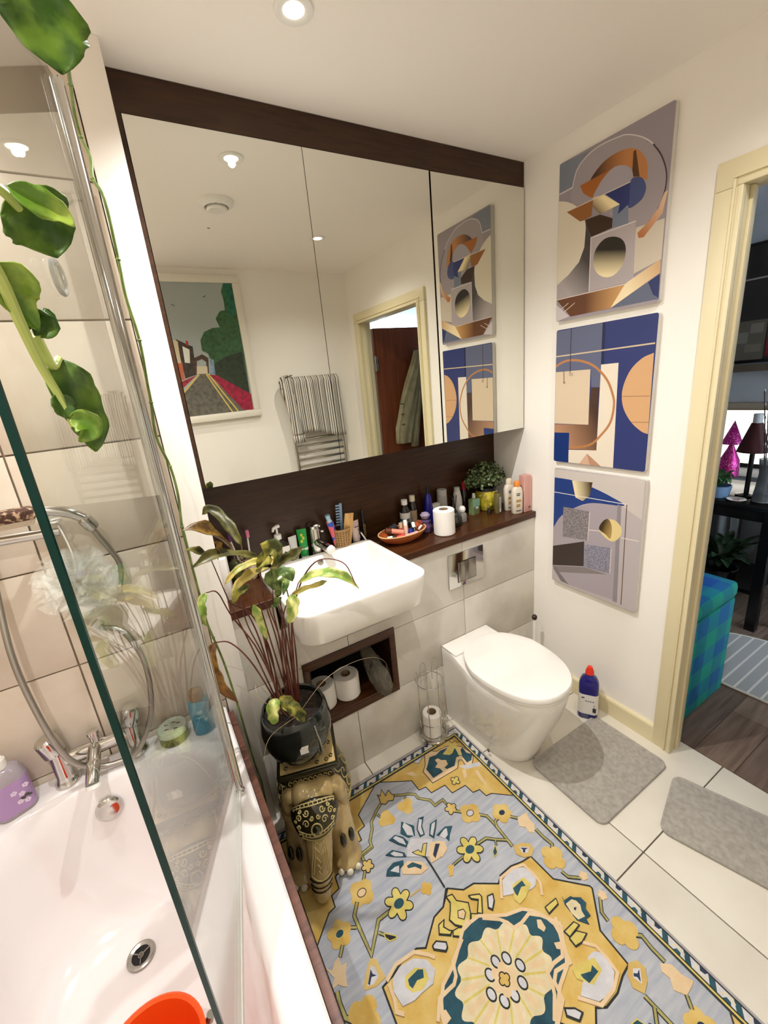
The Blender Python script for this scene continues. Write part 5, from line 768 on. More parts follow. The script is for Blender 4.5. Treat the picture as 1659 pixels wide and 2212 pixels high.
def leafmat(n):
    c1, c2 = LEAFC[n]; ma = mat('leaf_' + n, c1, .4, noise=(c2, 34, 5, .42, .62), bump=(60, .4))
    b = ma.node_tree.nodes['Principled BSDF']; b.inputs['Subsurface Weight'].default_value = 0.0
    return ma
def leaf_bm(sp, width, up=(0, 0, 1), fold=.35, wav=.12, seed=0, blunt=.0, edge=.0):
    P = spline(sp, 5); n = len(P) - 1; bm = bmesh.new(); rows = []; r = random.Random(seed); ph = r.uniform(0, 6)
    for i, p in enumerate(P):
        t = (P[min(i + 1, n)] - P[max(i - 1, 0)]).normalized(); sd = t.cross(Vector(up))
        if sd.length < .05: sd = t.cross(Vector((.3, 1, 0)))
        sd.normalize(); nrm = sd.cross(t).normalized(); s = i / n
        wv = width * .5 * (1 + edge * math.sin(17 * s + ph) * math.sin(7 * s + 2 * ph)) * (max(0.0, math.sin(math.pi * (s ** .8))) ** .75 * (1 - blunt) + blunt * min(1, 6 * s * (1 - s) + .2)) + .0006
        row = []
        for j in range(7):
            q = (j - 3) / 3; hgt = fold * abs(q) ** 1.4 * wv + wav * wv * math.sin(9 * s + ph + 2 * q) * abs(q)
            row.append(bm.verts.new(p + sd * q * wv + nrm * hgt))
        rows.append(row)
    for a, b in zip(rows, rows[1:]):
        for j in range(6): bm.faces.new((a[j], a[j + 1], b[j + 1], b[j]))
    return bm
def add_leaf(parent, org, sp, width, c, seed, up=(0, 0, 1), fold=.4, blunt=0, wav=.14, edge=0):
    L_ = [Vector(p) - Vector(org) for p in sp]
    o = finish('leaf', leaf_bm(L_, width, up, fold, wav, seed, blunt, edge), leafmat(c), parent, 'all')
    sm = o.modifiers.new('thick', 'SOLIDIFY'); sm.thickness = .0007
    return o
CAMDIR = (0, -.6, .75)
pl = thing('prayer_plant', 'straggly leafy potted plant with long red stems and yellowing leaves', 'plant', (.240, 1.150, .6080))
PO = tuple(pl.location)
REDST = mat('red_stem', (84, 34, 26), .5, noise=((120, 72, 50), 20, 2, .4, .7)); DRYST = mat('dry_stem', (190, 168, 130), .8)
for i, (c, w_, sp) in enumerate(P_LEAF): add_leaf(pl, PO, sp, w_ * 1.12, c, i, up=CAMDIR, fold=.55, wav=.5, edge=.22)
for i, sp in enumerate(P_STEM):
    q = spline([Vector(p) - Vector((0, 0, 0)) for p in sp], 6); q = [p - Vector(PO) for p in q]; q[0].z = .0
    finish('stem', tube(q, [.0030 - .0017 * k / len(q) for k in range(len(q))], 6), REDST, pl, True)
for i, sp in enumerate(P_DRY):
    q = [p - Vector(PO) for p in spline(sp, 6)]
    finish('dry_stem', tube(q, [.0008 - .0004 * k / len(q) for k in range(len(q))], 5), DRYST, pl, True)
# ------------------------------------------------------------------ trailing vine
vn = thing('trailing_vine', 'green trailing vine climbing the shower screen with large leaves hanging from above', 'vine', (.095, 1.27, .02))
VO = tuple(vn.location)
VST = mat('vine_stem', (86, 104, 44), .5, noise=((120, 134, 70), 30, 2, .4, .7)); VSL = mat('vine_stem_pale', (176, 190, 104), .45)
q = [p - Vector(VO) for p in spline([(.095, 1.275, .016)] + [(a_ + .008, b2, c2) for a_, b2, c2 in V_MAIN], 5)]
finish('stem', tube(q, .0032, 7), VST, vn, True)
for i in range(6, len(V_MAIN), 2):
    p = Vector(V_MAIN[i]) + Vector((.008, 0, 0)) - Vector(VO); ellipsoid(nb_ := bmesh.new(), p, (.0048, .0048, .0038), u=8, v=6); finish('node', nb_, VST, vn, 'all')
for i, sp in enumerate(V_STEM):
    q = [p - Vector(VO) for p in spline(sp, 6)]; finish('stem', tube(q, [.0048 - .002 * k / len(q) for k in range(len(q))], 8), VSL, vn, True)
for i, (c, w_, sp) in enumerate(V_LEAF): add_leaf(vn, VO, sp, w_, c, 40 + i, up=(.35, -.9, -.15), fold=[.2, .3, .5, .7, .7, .5, .6, .6][i], blunt=0, edge=.1)
# ------------------------------------------------------------------ things on the shelf
SZ = .9034
def M_(n, rgb, r=.35, **k): return mat(n, rgb, r, **k)
def stand(name, label, cat, x, y, rz=0, z=SZ): return thing(name, label, cat, (x, y, z), rz)
def cyl(name, t, prof, ma, seg=24, **k): return finish(name, lathe(prof, seg, **k), ma, t, True)
def tubebody(t, w_, d_, h, ma, z0=.02):   # squeeze tube standing on its cap: round at the cap, flat at the crimp
    rs = []
    for k in range(8):
        s = k / 7; dd = d_ * (1 - s) ** .6 + .0012
        rs.append([(w_ * (.82 + .18 * s) * math.cos(2 * math.pi * q / 24), dd * math.sin(2 * math.pi * q / 24), z0 + (h - z0) * s) for q in range(24)])
    return finish('tube', loft(rs), ma, t, True)
# left end
t = stand('carton', 'tall white carton at the bath end of the shelf', 'box', .166, 1.47, math.radians(-14))
box('box', -.011, .011, -.028, .028, 0, .155, WHITEP, t, bev=.001)
for z in (.12, .075, .03): box('print_mark', -.0116, -.0111, -.008, .002, z, z + .004, INKD, t)
t = stand('bottle', 'olive green bottle behind the white carton on the shelf', 'bottle', .213, 1.555)
cyl('body', t, [(.019, 0), (.020, .003), (.020, .09), (.010, .102), (.009, .108)], M_('olive_glass', (74, 80, 40), .2)); cyl('cap', t, [(.011, .1085), (.011, .126), (0, .127)], BLACKP)
t = stand('tooth_mug', 'white mug with black speckles holding toothbrushes', 'mug', .262, 1.585)
SPECK = mat('speckled_glaze', (222, 205, 180), .3, noise=((30, 25, 22), 120, 2, .60, .62))
cyl('cup', t, [(.028, 0), (.030, .002), (.035, .085), (.033, .086), (.028, .006), (0, .006)], SPECK, 28)
for (dx, dy, tx, c, lab) in ((-.012, .004, -.03, (90, 50, 96), 'purple'), (.012, 0, .012, (214, 120, 150), 'pink')):
    t = stand('toothbrush', 'white toothbrush with %s bristles in the speckled mug' % lab, 'toothbrush', .262 + dx, 1.585 + dy, 0, SZ + .0075)
    e = Vector((tx, .012, .165)); finish('handle', tube([(0, 0, 0), e * .5, e], [.0042, .0036, .003], 8), WHITEP, t, True)
    box('bristles', -.006, .006, -.012, .004, 0, .03, M_('bristle_' + lab, c, .8), t, bev=.002, loc=e - Vector((0, 0, .012)))
t = stand('hair_clip', 'dark red hair claw beside the speckled mug', 'hair clip', .222, 1.600)
finish('claw', tube(spline([(-.018, 0, .004), (-.012, 0, .04), (.002, 0, .06), (.014, 0, .04), (.018, 0, .004)], 5), .004, 8), M_('dark_red', (70, 20, 24), .3), t, True)
t = stand('pump_bottle', 'clear hand soap bottle with white pump behind the basin', 'bottle', .400, 1.598)
finish('body', loft([rrect(-.032, .032, -.02, .02, .014, 0), rrect(-.034, .034, -.0215, .0215, .015, .004), rrect(-.034, .034, -.0215, .0215, .015, .095), rrect(-.026, .026, -.018, .018, .014, .112), rrect(-.012, .012, -.012, .012, .0115, .120)]), CLEAR, t, True)
finish('label', loft([rrect(.004, .0345, -.0221, -.0216, .0002, .02), rrect(.004, .0345, -.0221, -.0216, .0002, .09)]), WHITEP, t)
cyl('collar', t, [(.0145, .1205), (.0145, .138), (.012, .141), (0, .141)], WHITEP); cyl('pump_stem', t, [(.0045, .1415), (.0045, .165)], WHITEP, 12)
finish('nozzle', tube([(.012, .002, .172), (0, 0, .172), (-.014, -.008, .170), (-.02, -.012, .158)], [.007, .007, .006, .0045], 10), WHITEP, t, True)
finish('dip_tube', tube([(0, 0, .119), (.006, 0, .06), (.014, 0, .005)], .003, 8), WHITEP, t, True)
t = stand('cream_tube', 'plain white cream tube behind the basin', 'tube', .458, 1.603, .2); tubebody(t, .019, .013, .115, M_('pale_tube', (214, 214, 212), .4)); cyl('cap', t, [(.014, 0), (.0145, .019), (0, .0195)], WHITEP)
t = stand('cream_tube', 'green tube with yellow fruit print next to the basin tap', 'tube', .500, 1.603, -.35); tb_ = tubebody(t, .020, .014, .135, M_('green_tube', (26, 150, 66), .35)); cyl('cap', t, [(.015, 0), (.0155, .019), (0, .0195)], WHITEP)
box('white_band', -.0185, .0185, -.0128, .0128, .045, .056, WHITEP, t, bev=.004)
for u, v in ((-.004, .085), (.004, .098), (-.002, .112)): ellipsoid(e_ := bmesh.new(), (u, -.0095, v), (.006, .003, .008), u=10, v=6); finish('fruit_print', e_, M_('fruit_yellow', (190, 205, 60), .4), t, 'all')
# woven cup
WICK = mat('woven_cane', (178, 142, 92), .7)
t = stand('woven_cup', 'woven tan cup holding combs and toothpaste on the shelf', 'cup', .668, 1.588)
cyl('liner', t, [(.030, .001), (.039, .098), (.036, .098), (.028, .004), (0, .004)], M_('brown_liner', (84, 52, 36), .6), 24)
for k in range(12):
    z = .004 + k * .0082; r_ = .0308 + .0095 * z / .1 + (.0006 if k % 2 else 0)
    finish('weave_ring', tube([(math.cos(2 * math.pi * q / 28) * r_, math.sin(2 * math.pi * q / 28) * r_, z) for q in range(28)], .0024, 6, closed=True), WICK, t, True)
for k in range(20):
    a = 2 * math.pi * k / 20; finish('weave_stake', tube([(math.cos(a) * .0325, math.sin(a) * .0325, .002), (math.cos(a) * .0418, math.sin(a) * .0418, .100)], .0018, 5), WICK, t)
finish('rim', tube([(math.cos(2 * math.pi * q / 28) * .0418, math.sin(2 * math.pi * q / 28) * .0418, .100) for q in range(28)], .003, 6, closed=True), WICK, t, True)
t = stand('toothpaste', 'blue and red toothpaste tube leaning in the woven cup', 'tube', .652, 1.586, 0, SZ + .006)
rs = []
for k in range(8):
    s = k / 7; c_ = Vector((-.004, -.004, .01)).lerp(Vector((-.034, -.010, .138)), s); rs.append([(c_.x + .015 * (1 - .0 * s) * math.cos(2 * math.pi * q / 20), c_.y + (.003 + .009 * s) * math.sin(2 * math.pi * q / 20), c_.z) for q in range(20)])
finish('tube', loft(rs), mat('toothpaste_print', (28, 84, 190), .3, noise=((222, 96, 110), 38, 1, .5, .53)), t, True)
finish('shoulder', tube([(-.0342, -.0100, .1385), (-.037, -.011, .150)], [.013, .008], 14), M_('pale_blue_plastic', (190, 214, 222), .3), t, True)
finish('cap', tube([(-.0372, -.011, .1505), (-.041, -.012, .168)], [.0095, .0105], 14), M_('clear_blue_cap', (160, 200, 220), .2), t, True)
def comb(name, label, x, y, c, h, w_, teeth, tilt, zt):
    t = stand(name, label, 'comb', x, y, 0, SZ + .008); ma = c
    M0 = Matrix.Rotation(tilt, 4, 'Y')
    b = bbox(-w_ / 2, w_ / 2, -.0016, .0016, 0, h, bev=.0015); bmesh.ops.transform(b, matrix=M0, verts=b.verts); finish('spine', b, ma, t, True)
    for k in range(teeth):
        b = bbox(-w_ / 2 - .018, -w_ / 2 - .0003, -.0012, .0012, h * zt + k * h * (1 - zt) / teeth, h * zt + (k + .55) * h * (1 - zt) / teeth); bmesh.ops.transform(b, matrix=M0, verts=b.verts); finish('tooth', b, ma, t)
comb('comb', 'pale blue wide-tooth comb standing in the woven cup', .676, 1.604, M_('blue_comb', (140, 168, 196), .35), .195, .012, 8, math.radians(4), .5)
t = stand('wooden_comb', 'flat wooden comb leaning in the woven cup', 'comb', .682, 1.580, 0, SZ + .006)
b = bbox(-.021, .021, -.0025, .0025, 0, .160, bev=.002); bmesh.ops.transform(b, matrix=Matrix.Rotation(math.radians(9), 4, 'Y') @ Matrix.Rotation(math.radians(6), 4, 'X'), verts=b.verts)
finish('blade', b, wood('bamboo', (214, 172, 110), (190, 140, 82), .5, (60, 4, 4)), t, True)
t = stand('cream_tube', 'pale pink cream tube standing on a green cap beside the woven cup', 'tube', .742, 1.598, .15); tubebody(t, .021, .014, .112, M_('pink_tube', (204, 180, 170), .4)); cyl('cap', t, [(.0155, 0), (.016, .019), (0, .0195)], M_('sage_cap', (120, 126, 96), .4))
box('print_mark', -.012, .012, -.0135, -.0125, .085, .088, INKD, t); box('print_block', .0, .012, -.0142, -.0135, .03, .045, M_('grey_print', (170, 160, 176), .5), t)
t = stand('makeup_brush', 'thin white-handled cosmetic brush leaning on the pale pink tube', 'brush', .772, 1.556, 0, SZ)
finish('handle', tube([(.008, .0, .0035), (-.012, .026, .056)], .0032, 8), WHITEP, t, True); finish('bristle_tip', tube([(-.0122, .0262, .0565), (-.020, .033, .074)], [.0036, .001], 8), BLACKP, t, True)
t = stand('mascara', 'tall black cosmetic wand with gold rings beside the bowl', 'cosmetic', .787, 1.603); cyl('tube', t, [(.0085, 0), (.0085, .145), (.006, .150), (0, .151)], BLACKP, 16)
for k in range(5): finish('gold_ring', tube([(math.cos(2 * math.pi * q / 12) * .0048, -.0088, .030 + k * .0125 + math.sin(2 * math.pi * q / 12) * .0052) for q in range(12)], .0011, 5, closed=True), M_('gold_print', (190, 160, 90), .3, metal=.6), t)
# terracotta bowl
BWX, BWY = .918, 1.490
t = stand('terracotta_bowl', 'oval terracotta bowl full of cosmetics on the shelf', 'bowl', BWX, BWY)
TERRA = mat('terracotta_glaze', (164, 76, 34), .35, noise=((196, 112, 60), 6, 3, .4, .7))
bw = finish('dish', lathe([(.060, 0), (.064, .002), (.092, .014), (.112, .034), (.118, .045), (.115, .047), (.108, .036), (.088, .019), (.055, .010), (0, .009)], 48, sx=1, sy=.62), TERRA, t, True)
finish('rim_glaze', tube([(math.cos(2 * math.pi * q / 48) * .1165, math.sin(2 * math.pi * q / 48) * .1165 * .62, .0465) for q in range(48)], .0028, 6, closed=True), M_('cream_rim', (214, 176, 120), .35), t, True)
def lying(name, label, cat, a, b, r0, r1, c, capc=None, cut=.7):
    t = thing(name, label, cat, (BWX + a[0], BWY + a[1], SZ + a[2])); A, B = Vector((0, 0, 0)), Vector(b) - Vector(a); m_ = A.lerp(B, cut)
    finish('barrel', tube([A, m_], [r0, r0], 14), c, t, True)
    finish('cap', tube([m_ + (B - A) * .004, B], [r1, r1], 14), capc or c, t, True); return t
lying('tinted_tube', 'brown and salmon cosmetic tube lying across the bowl', 'cosmetic', (-.082, .006, .066), (-.010, -.022, .046), .013, .012, M_('brown_tube', (92, 46, 28), .35), M_('salmon', (216, 138, 112), .35), .32)
lying('lipstick', 'coral red lipstick at the front of the bowl', 'cosmetic', (-.052, -.034, .036), (-.018, -.040, .037), .009, .0095, M_('coral', (206, 70, 66), .35), None, .6)
lying('lip_gloss', 'small rose lip gloss standing in the bowl', 'cosmetic', (.004, .010, .028), (.002, .016, .078), .008, .0075, M_('rose', (178, 78, 74), .3), M_('pale_gold', (204, 172, 140), .35), .55)
lying('foundation_tube', 'beige foundation stick leaning in the bowl', 'cosmetic', (.018, -.004, .022), (.024, .010, .088), .009, .0088, M_('beige', (226, 190, 158), .4), WHITEP, .62)
lying('nail_polish', 'dark blue nail polish bottle in the bowl', 'cosmetic', (.034, -.012, .030), (.046, -.008, .052), .013, .007, M_('cobalt', (30, 40, 130), .2), BLACKP, .7)
lying('mascara', 'black and white cosmetic tube in the middle of the bowl', 'cosmetic', (.050, -.026, .034), (.062, .006, .066), .007, .008, BLACKP, WHITEP, .45)
lying('perfume_vial', 'black perfume vial standing at the back of the bowl', 'cosmetic', (.060, .018, .028), (.062, .024, .082), .014, .010, BLACKP, M_('smoke_cap', (70, 66, 64), .2), .7)
lying('compact', 'orange compact at the right end of the bowl', 'cosmetic', (.088, .006, .048), (.096, -.004, .066), .014, .012, M_('orange_compact', (186, 96, 56), .35), M_('orange_dark', (140, 62, 40), .3), .6)
lying('pencil', 'white eyebrow pencil lying along the bowl edge', 'cosmetic', (.070, -.026, .042), (.098, -.010, .048), .0055, .006, WHITEP, M_('tan_tip', (190, 170, 130), .4), .8)
lying('powder_case', 'pale pink powder case lying at the front of the bowl', 'cosmetic', (-.012, -.040, .030), (.050, -.044, .034), .010, .010, M_('pale_pink', (220, 164, 170), .35), None, .5)
lying('lip_balm', 'small white and black lip balm by the bowl rim', 'cosmetic', (-.088, -.018, .040), (-.056, -.032, .042), .006, .0063, WHITEP, BLACKP, .6)
lying('black_pouch', 'crumpled black pouch at the rear of the bowl', 'pouch', (-.05, .030, .042), (-.010, .036, .060), .020, .017, M_('black_cloth', (22, 20, 22), .8), None, .6)
# bottles behind
def bottle(label, x, y, body, cap, mb, mc, name='bottle', cat='bottle', sx=1, sy=1, rz=0, lab=None, ml=None):
    t = stand(name, label, cat, x, y, rz)
    cyl('body', t, body, mb, 28, sx=sx, sy=sy); cyl('cap', t, cap, mc, 20)
    if lab: cyl('label', t, [(lab[2], lab[0]), (lab[2], lab[1])], ml or LABELW, 28, sx=sx, sy=sy)
    return t
AMBER = M_('dark_brown_glass', (28, 22, 18), .15, coat=.5)
t = bottle('dark bottle with white cap and white label crossed by a blue band', 1.004, 1.592, [(.023, 0), (.024, .003), (.024, .10), (.014, .118), (.013, .126)], [(.0145, .1265), (.0145, .150), (0, .151)], AMBER, WHITEP, lab=(.02, .09, .0244))
cyl('band', t, [(.0247, .050), (.0247, .062)], M_('blue_band', (40, 92, 112), .4), 28)
bottle('slim dark bottle with cream cap next to the blue-banded bottle', 1.054, 1.600, [(.018, 0), (.019, .003), (.019, .112), (.012, .124), (.011, .130)], [(.0135, .1305), (.0135, .158), (0, .159)], AMBER, M_('cream_cap', (214, 204, 176), .4), lab=(.01, .088, .0194), ml=M_('tan_label', (170, 146, 116), .5))
bottle('cobalt blue tapering spray bottle at the back of the shelf', 1.142, 1.595, [(.027, 0), (.028, .003), (.026, .05), (.017, .13), (.010, .15)], [(.008, .1505), (.007, .175), (.002, .19), (0, .191)], M_('cobalt_glass', (22, 22, 130), .2, coat=.4), BLACKP, name='spray_bottle')
t = stand('perfume_bottle', 'faceted purple crystal perfume bottle beside the toilet roll', 'perfume', 1.052, 1.500)
AMETH = M_('amethyst_glass', (84, 66, 100), .05, coat=1)
finish('flacon', lathe([(.020, 0), (.027, .008), (.030, .030), (.024, .045), (.026, .058), (.012, .064)], 8), AMETH, t); finish('stopper', lathe([(.009, .0645), (.018, .070), (.024, .084), (.015, .096), (0, .100)], 8), M_('crystal', (150, 136, 158), .05, coat=1), t)
t = stand('carton', 'small white card box behind the perfume', 'box', 1.178, 1.592, .1); box('box', -.024, .024, -.012, .012, 0, .092, M_('ivory_card', (196, 192, 176), .6), t, bev=.001); box('print_mark', -.008, .010, -.0126, -.0121, .062, .076, INKD, t)
bottle('frosted grey cylinder bottle at the back of the shelf', 1.228, 1.596, [(.024, 0), (.025, .002), (.025, .115), (.023, .118)], [(.0245, .1185), (.0245, .150), (.022, .152), (0, .152)], M_('frosted_grey', (150, 146, 138), .3), M_('frosted_lid', (168, 164, 158), .25))
t = stand('reed_diffuser', 'squat black reed diffuser with dark reeds', 'diffuser', 1.205, 1.470); cyl('flask', t, [(.024, 0), (.027, .003), (.028, .045), (.022, .062), (.010, .070), (.010, .078)], M_('black_glass', (14, 16, 12), .08, coat=1))
for k in range(5): finish('reed', tube([(0, 0, .074), (.012 * math.cos(k * 1.3) - .004, .012 * math.sin(k * 1.3), .150)], .0014, 5), BLACKP, t)
t = stand('perfume_bottle', 'small clear glass perfume with round white stopper', 'perfume', 1.268, 1.495); cyl('flacon', t, [(.020, 0), (.022, .002), (.022, .03), (.018, .042), (.009, .048)], M_('grey_crystal', (120, 116, 110), .06, coat=1)); cyl('stopper', t, [(.012, .0485), (.016, .058), (.016, .066), (.010, .076), (0, .078)], WHITEP)
bottle('white tapered lotion bottle behind the diffuser', 1.325, 1.597, [(.025, 0), (.026, .003), (.024, .08), (.016, .125)], [(.0155, .1255), (.0145, .142), (0, .143)], M_('chalk_white', (200, 196, 186), .45), M_('chalk_cap', (186, 182, 172), .4))
bottle('slim dark bottle with a red cap behind the green perfume', 1.372, 1.600, [(.014, 0), (.015, .002), (.015, .105), (.008, .12)], [(.0105, .1205), (.0105, .160), (0, .161)], AMBER, M_('red_cap', (150, 24, 30), .3))
t = stand('perfume_bottle', 'square green glass perfume bottle with clear stopper', 'perfume', 1.388, 1.545, .15)
GRG = M_('sage_glass', (112, 128, 84), .1, coat=1)
finish('flacon', loft([rrect(-.026, .026, -.016, .016, .004, 0), rrect(-.026, .026, -.016, .016, .004, .078), rrect(-.010, .010, -.008, .008, .004, .082)]), GRG, t, True); box('mint_panel', -.0262, .0262, -.0165, -.0161, .040, .077, M_('mint_label', (128, 172, 148), .4), t); box('label', -.006, .014, -.0170, -.0166, .028, .038, LABELW, t)
cyl('stopper', t, [(.009, .0825), (.009, .092), (.007, .106), (0, .108)], M_('pale_stopper', (190, 196, 180), .1), 14)
t = stand('gold_vial', 'tiny gold capped vial beside the yellow jar', 'bottle', 1.428, 1.482); cyl('body', t, [(.008, 0), (.008, .03), (.004, .035)], AMBER, 14); cyl('cap', t, [(.006, .0355), (.006, .055), (0, .056)], M_('gold_cap', (190, 166, 96), .3, metal=.7), 14)
# yellow jar with small-leaved plant
t = stand('yellow_jar', 'bulbous yellow lemon-filled jar holding a leafy green plant', 'jar', 1.490, 1.560)
YJ = mat('yellow_glass', (150, 138, 30), .18, noise=((196, 180, 52), 22, 1, .4, .6), coat=.6)
jb = bmesh.new(); lathe([(.042, 0), (.048, .003), (.060, .035), (.062, .07), (.054, .10), (.049, .116), (.045, .116), (.043, .10), (0, .10)], 32, jb); finish('jar_body', jb, YJ, t, True)
for k in range(11):
    a = k * 2.4; z = .022 + .072 * ((k * 5) % 11) / 11; r_ = .053
    ellipsoid(e_ := bmesh.new(), (math.cos(a) * r_, math.sin(a) * r_, z), (.014, .014, .012), u=12, v=8); finish('lemon', e_, YJ, t, 'all')
finish('band', lathe([(.0545, .103), (.0505, .117)], 32), BLACKP, t, True)
fo = bmesh.new(); rr = random.Random(3)
for k in range(900):
    th = rr.uniform(0, 2 * math.pi); ph = math.acos(rr.uniform(-.25, 1)); d = Vector((math.sin(ph) * math.cos(th), math.sin(ph) * math.sin(th), math.cos(ph)))
    c_ = Vector((-.012, -.004, .155)) + Vector((d.x * .112, d.y * .066, d.z * .085)) * rr.uniform(.55, 1.08)
    if c_.x > .118 or c_.y > .060: continue
    s1 = d.orthogonal().normalized(); s1.rotate(Matrix.Rotation(rr.uniform(0, 6), 3, d)); s2 = d.cross(s1); L_ = rr.uniform(.011, .019); w_ = L_ * .42; up_ = (d * .7 + s1).normalized()
    vs = [fo.verts.new(c_), fo.verts.new(c_ + up_ * L_ * .5 + s2 * w_), fo.verts.new(c_ + up_ * L_), fo.verts.new(c_ + up_ * L_ * .5 - s2 * w_)]; fo.faces.new(vs)
f_ = finish('foliage', fo, mat('small_leaf', (64, 84, 44), .5, noise=((128, 140, 92), 60, 2, .45, .65)), t); f_['kind'] = 'stuff'
for k in range(7): finish('stalk', tube([(math.cos(k) * .015, math.sin(k) * .015, .10), (math.cos(k * 1.3) * .04, math.sin(k * 1.3) * .032, .165)], .0016, 5), VST, t)
t = stand('spray_tube', 'clear slim bottle with barcode label in front of the yellow jar', 'bottle', 1.475, 1.468, .3)
cyl('body', t, [(.017, 0), (.018, .002), (.018, .10), (.016, .104)], M_('straw_gel', (140, 130, 82), .12, trans=.5)); cyl('cap', t, [(.0172, .1045), (.0172, .142), (0, .143)], CLEAR)
box('label', -.017, -.003, -.0200, -.0188, .01, .085, LABELW, t)
for k in range(9): box('print_mark', -.0155, -.0085, -.0206, -.0201, .03 + k * .006, .033 + k * .006, INKD, t)
LOT = M_('lotion_white', (226, 216, 196), .35); ORC = M_('orange_cap', (226, 138, 60), .35)
for i_, (x, y, lab) in enumerate(((1.548, 1.462, 'white sun lotion bottle with pale cap, behind its twin'), (1.534, 1.398, 'white sun lotion bottle with orange cap, the front one of the pair'))):
    t = stand('lotion_bottle', lab, 'bottle', x, y, -.3)
    finish('body', loft([rrect(-.024, .024, -.015, .015, .012, 0), rrect(-.027, .027, -.017, .017, .014, .004), rrect(-.027, .027, -.017, .017, .014, .11), rrect(-.022, .022, -.015, .015, .013, .128), rrect(-.013, .013, -.013, .013, .012, .136)]), LOT, t, True)
    finish('cap', loft([rrect(-.0155, .0155, -.014, .014, .0135, .1365), rrect(-.0155, .0155, -.014, .014, .0135, .156), rrect(-.011, .011, -.011, .011, .0105, .163)]), ORC if i_ else M_('ivory_cap', (224, 212, 186), .35), t, True)
    for u, v, w_, h_, c in ((-.012, .10, .02, .004, INKD), (-.012, .092, .018, .004, INKD), (-.014, .06, .026, .012, M_('bronze_print', (176, 140, 92), .4)), (-.012, .035, .02, .014, MATS['bronze_print'] if 'bronze_print' in MATS else INKD), (-.014, .014, .026, .004, INKD)):
        box('print_mark', u, u + w_, -.0178, -.0171, v, v + h_, c, t)
t = stand('carton', 'tall pink cosmetic carton at the door end of the shelf', 'box', 1.587, 1.395, -.12)
box('box', -.020, .020, -.020, .020, 0, .182, M_('pink_card', (206, 154, 142), .5), t, bev=.0008)
for x in (-.0202, .0195): box('white_edge', x, x + .0008, -.0206, -.0198, 0, .182, WHITEP, t)
box('print_mark', .004, .016, -.0208, -.0202, .016, .028, M_('brown_print', (120, 80, 70), .5), t)
# ------------------------------------------------------------------ rug
RC = (.528, .525); RW, RH = .456, .755
rug = thing('rug', 'hand-tufted floral rug in yellow, teal and grey on the bathroom floor', 'rug', (RC[0], RC[1], .0005))
def wool(n, c, c2, s=30, sc=(1, 1, 1)):
    c, c2 = (tuple(min(244, int(v * 1.0)) if sum(q) > 300 else v for v in q) for q in (c, c2))
    return mat('wool_' + n, c, .95, noise=(c2, s, 5, .35, .7), bump=(260, .7), sheen=.25, scale=sc)
WOOL = {'YE': wool('yellow', (200, 162, 78), (214, 188, 118), 16), 'TE': wool('teal', (42, 84, 96), (28, 62, 76)), 'BK': wool('black', (46, 50, 44), (34, 36, 34)), 'PE': wool('peach', (222, 196, 158), (214, 184, 142)), 'CR': wool('cream', (222, 208, 172), (206, 190, 150)),
        'LY': wool('lemon', (214, 196, 112), (196, 176, 90)), 'WH': wool('white', (206, 204, 206), (190, 188, 192)), 'NA': wool('navy', (44, 56, 84), (32, 42, 66)), 'OR': wool('ochre', (198, 164, 92), (206, 178, 112), 16), 'OL': wool('stem', (176, 168, 104), (150, 140, 84)),
        'GR': wool('grey', (196, 198, 202), (168, 174, 188), 8, (1, 9, 1)), 'ED': wool('edge', (178, 172, 172), (162, 156, 158))}
box('backing', -RW, RW, -RH, RH, 0, .0085, WOOL['ED'], rug, bev=.002)
box('field', -.436, .436, -.735, .735, .0086, .0100, WOOL['GR'], rug)
LAY = [0]; BM = {}
def emb(u, v, h): return (u, v, .0100 + h)
def nxt(): LAY[0] += 1; return LAY[0] * 1.6e-5
def put(c, pts, h):
    if c not in BM: BM[c] = bmesh.new()
    patch(BM[c], pts, emb, -.0008, h)
def putl(c, pts, wd, h, closed=False):
    if c not in BM: BM[c] = bmesh.new()
    stroke(BM[c], pts, wd, emb, -.0008, h, closed)
def both(pts): return [pts] + ([[(u, -v) for u, v in pts]] if sum(p[1] for p in pts) / len(pts) > .02 else [])
def sym4(q):  # quadrant polyline from (0,top) to (right,0) -> closed outline
    r1 = [(u, v) for u, v in q]; r2 = [(u, -v) for u, v in reversed(q)]; l1 = [(-u, -v) for u, v in q]; l2 = [(-u, v) for u, v in reversed(q)]
    out = []
    for p in r1 + r2 + l1 + l2:
        if not out or (Vector(p) - Vector(out[-1])).length > .002: out.append(p)
    return out
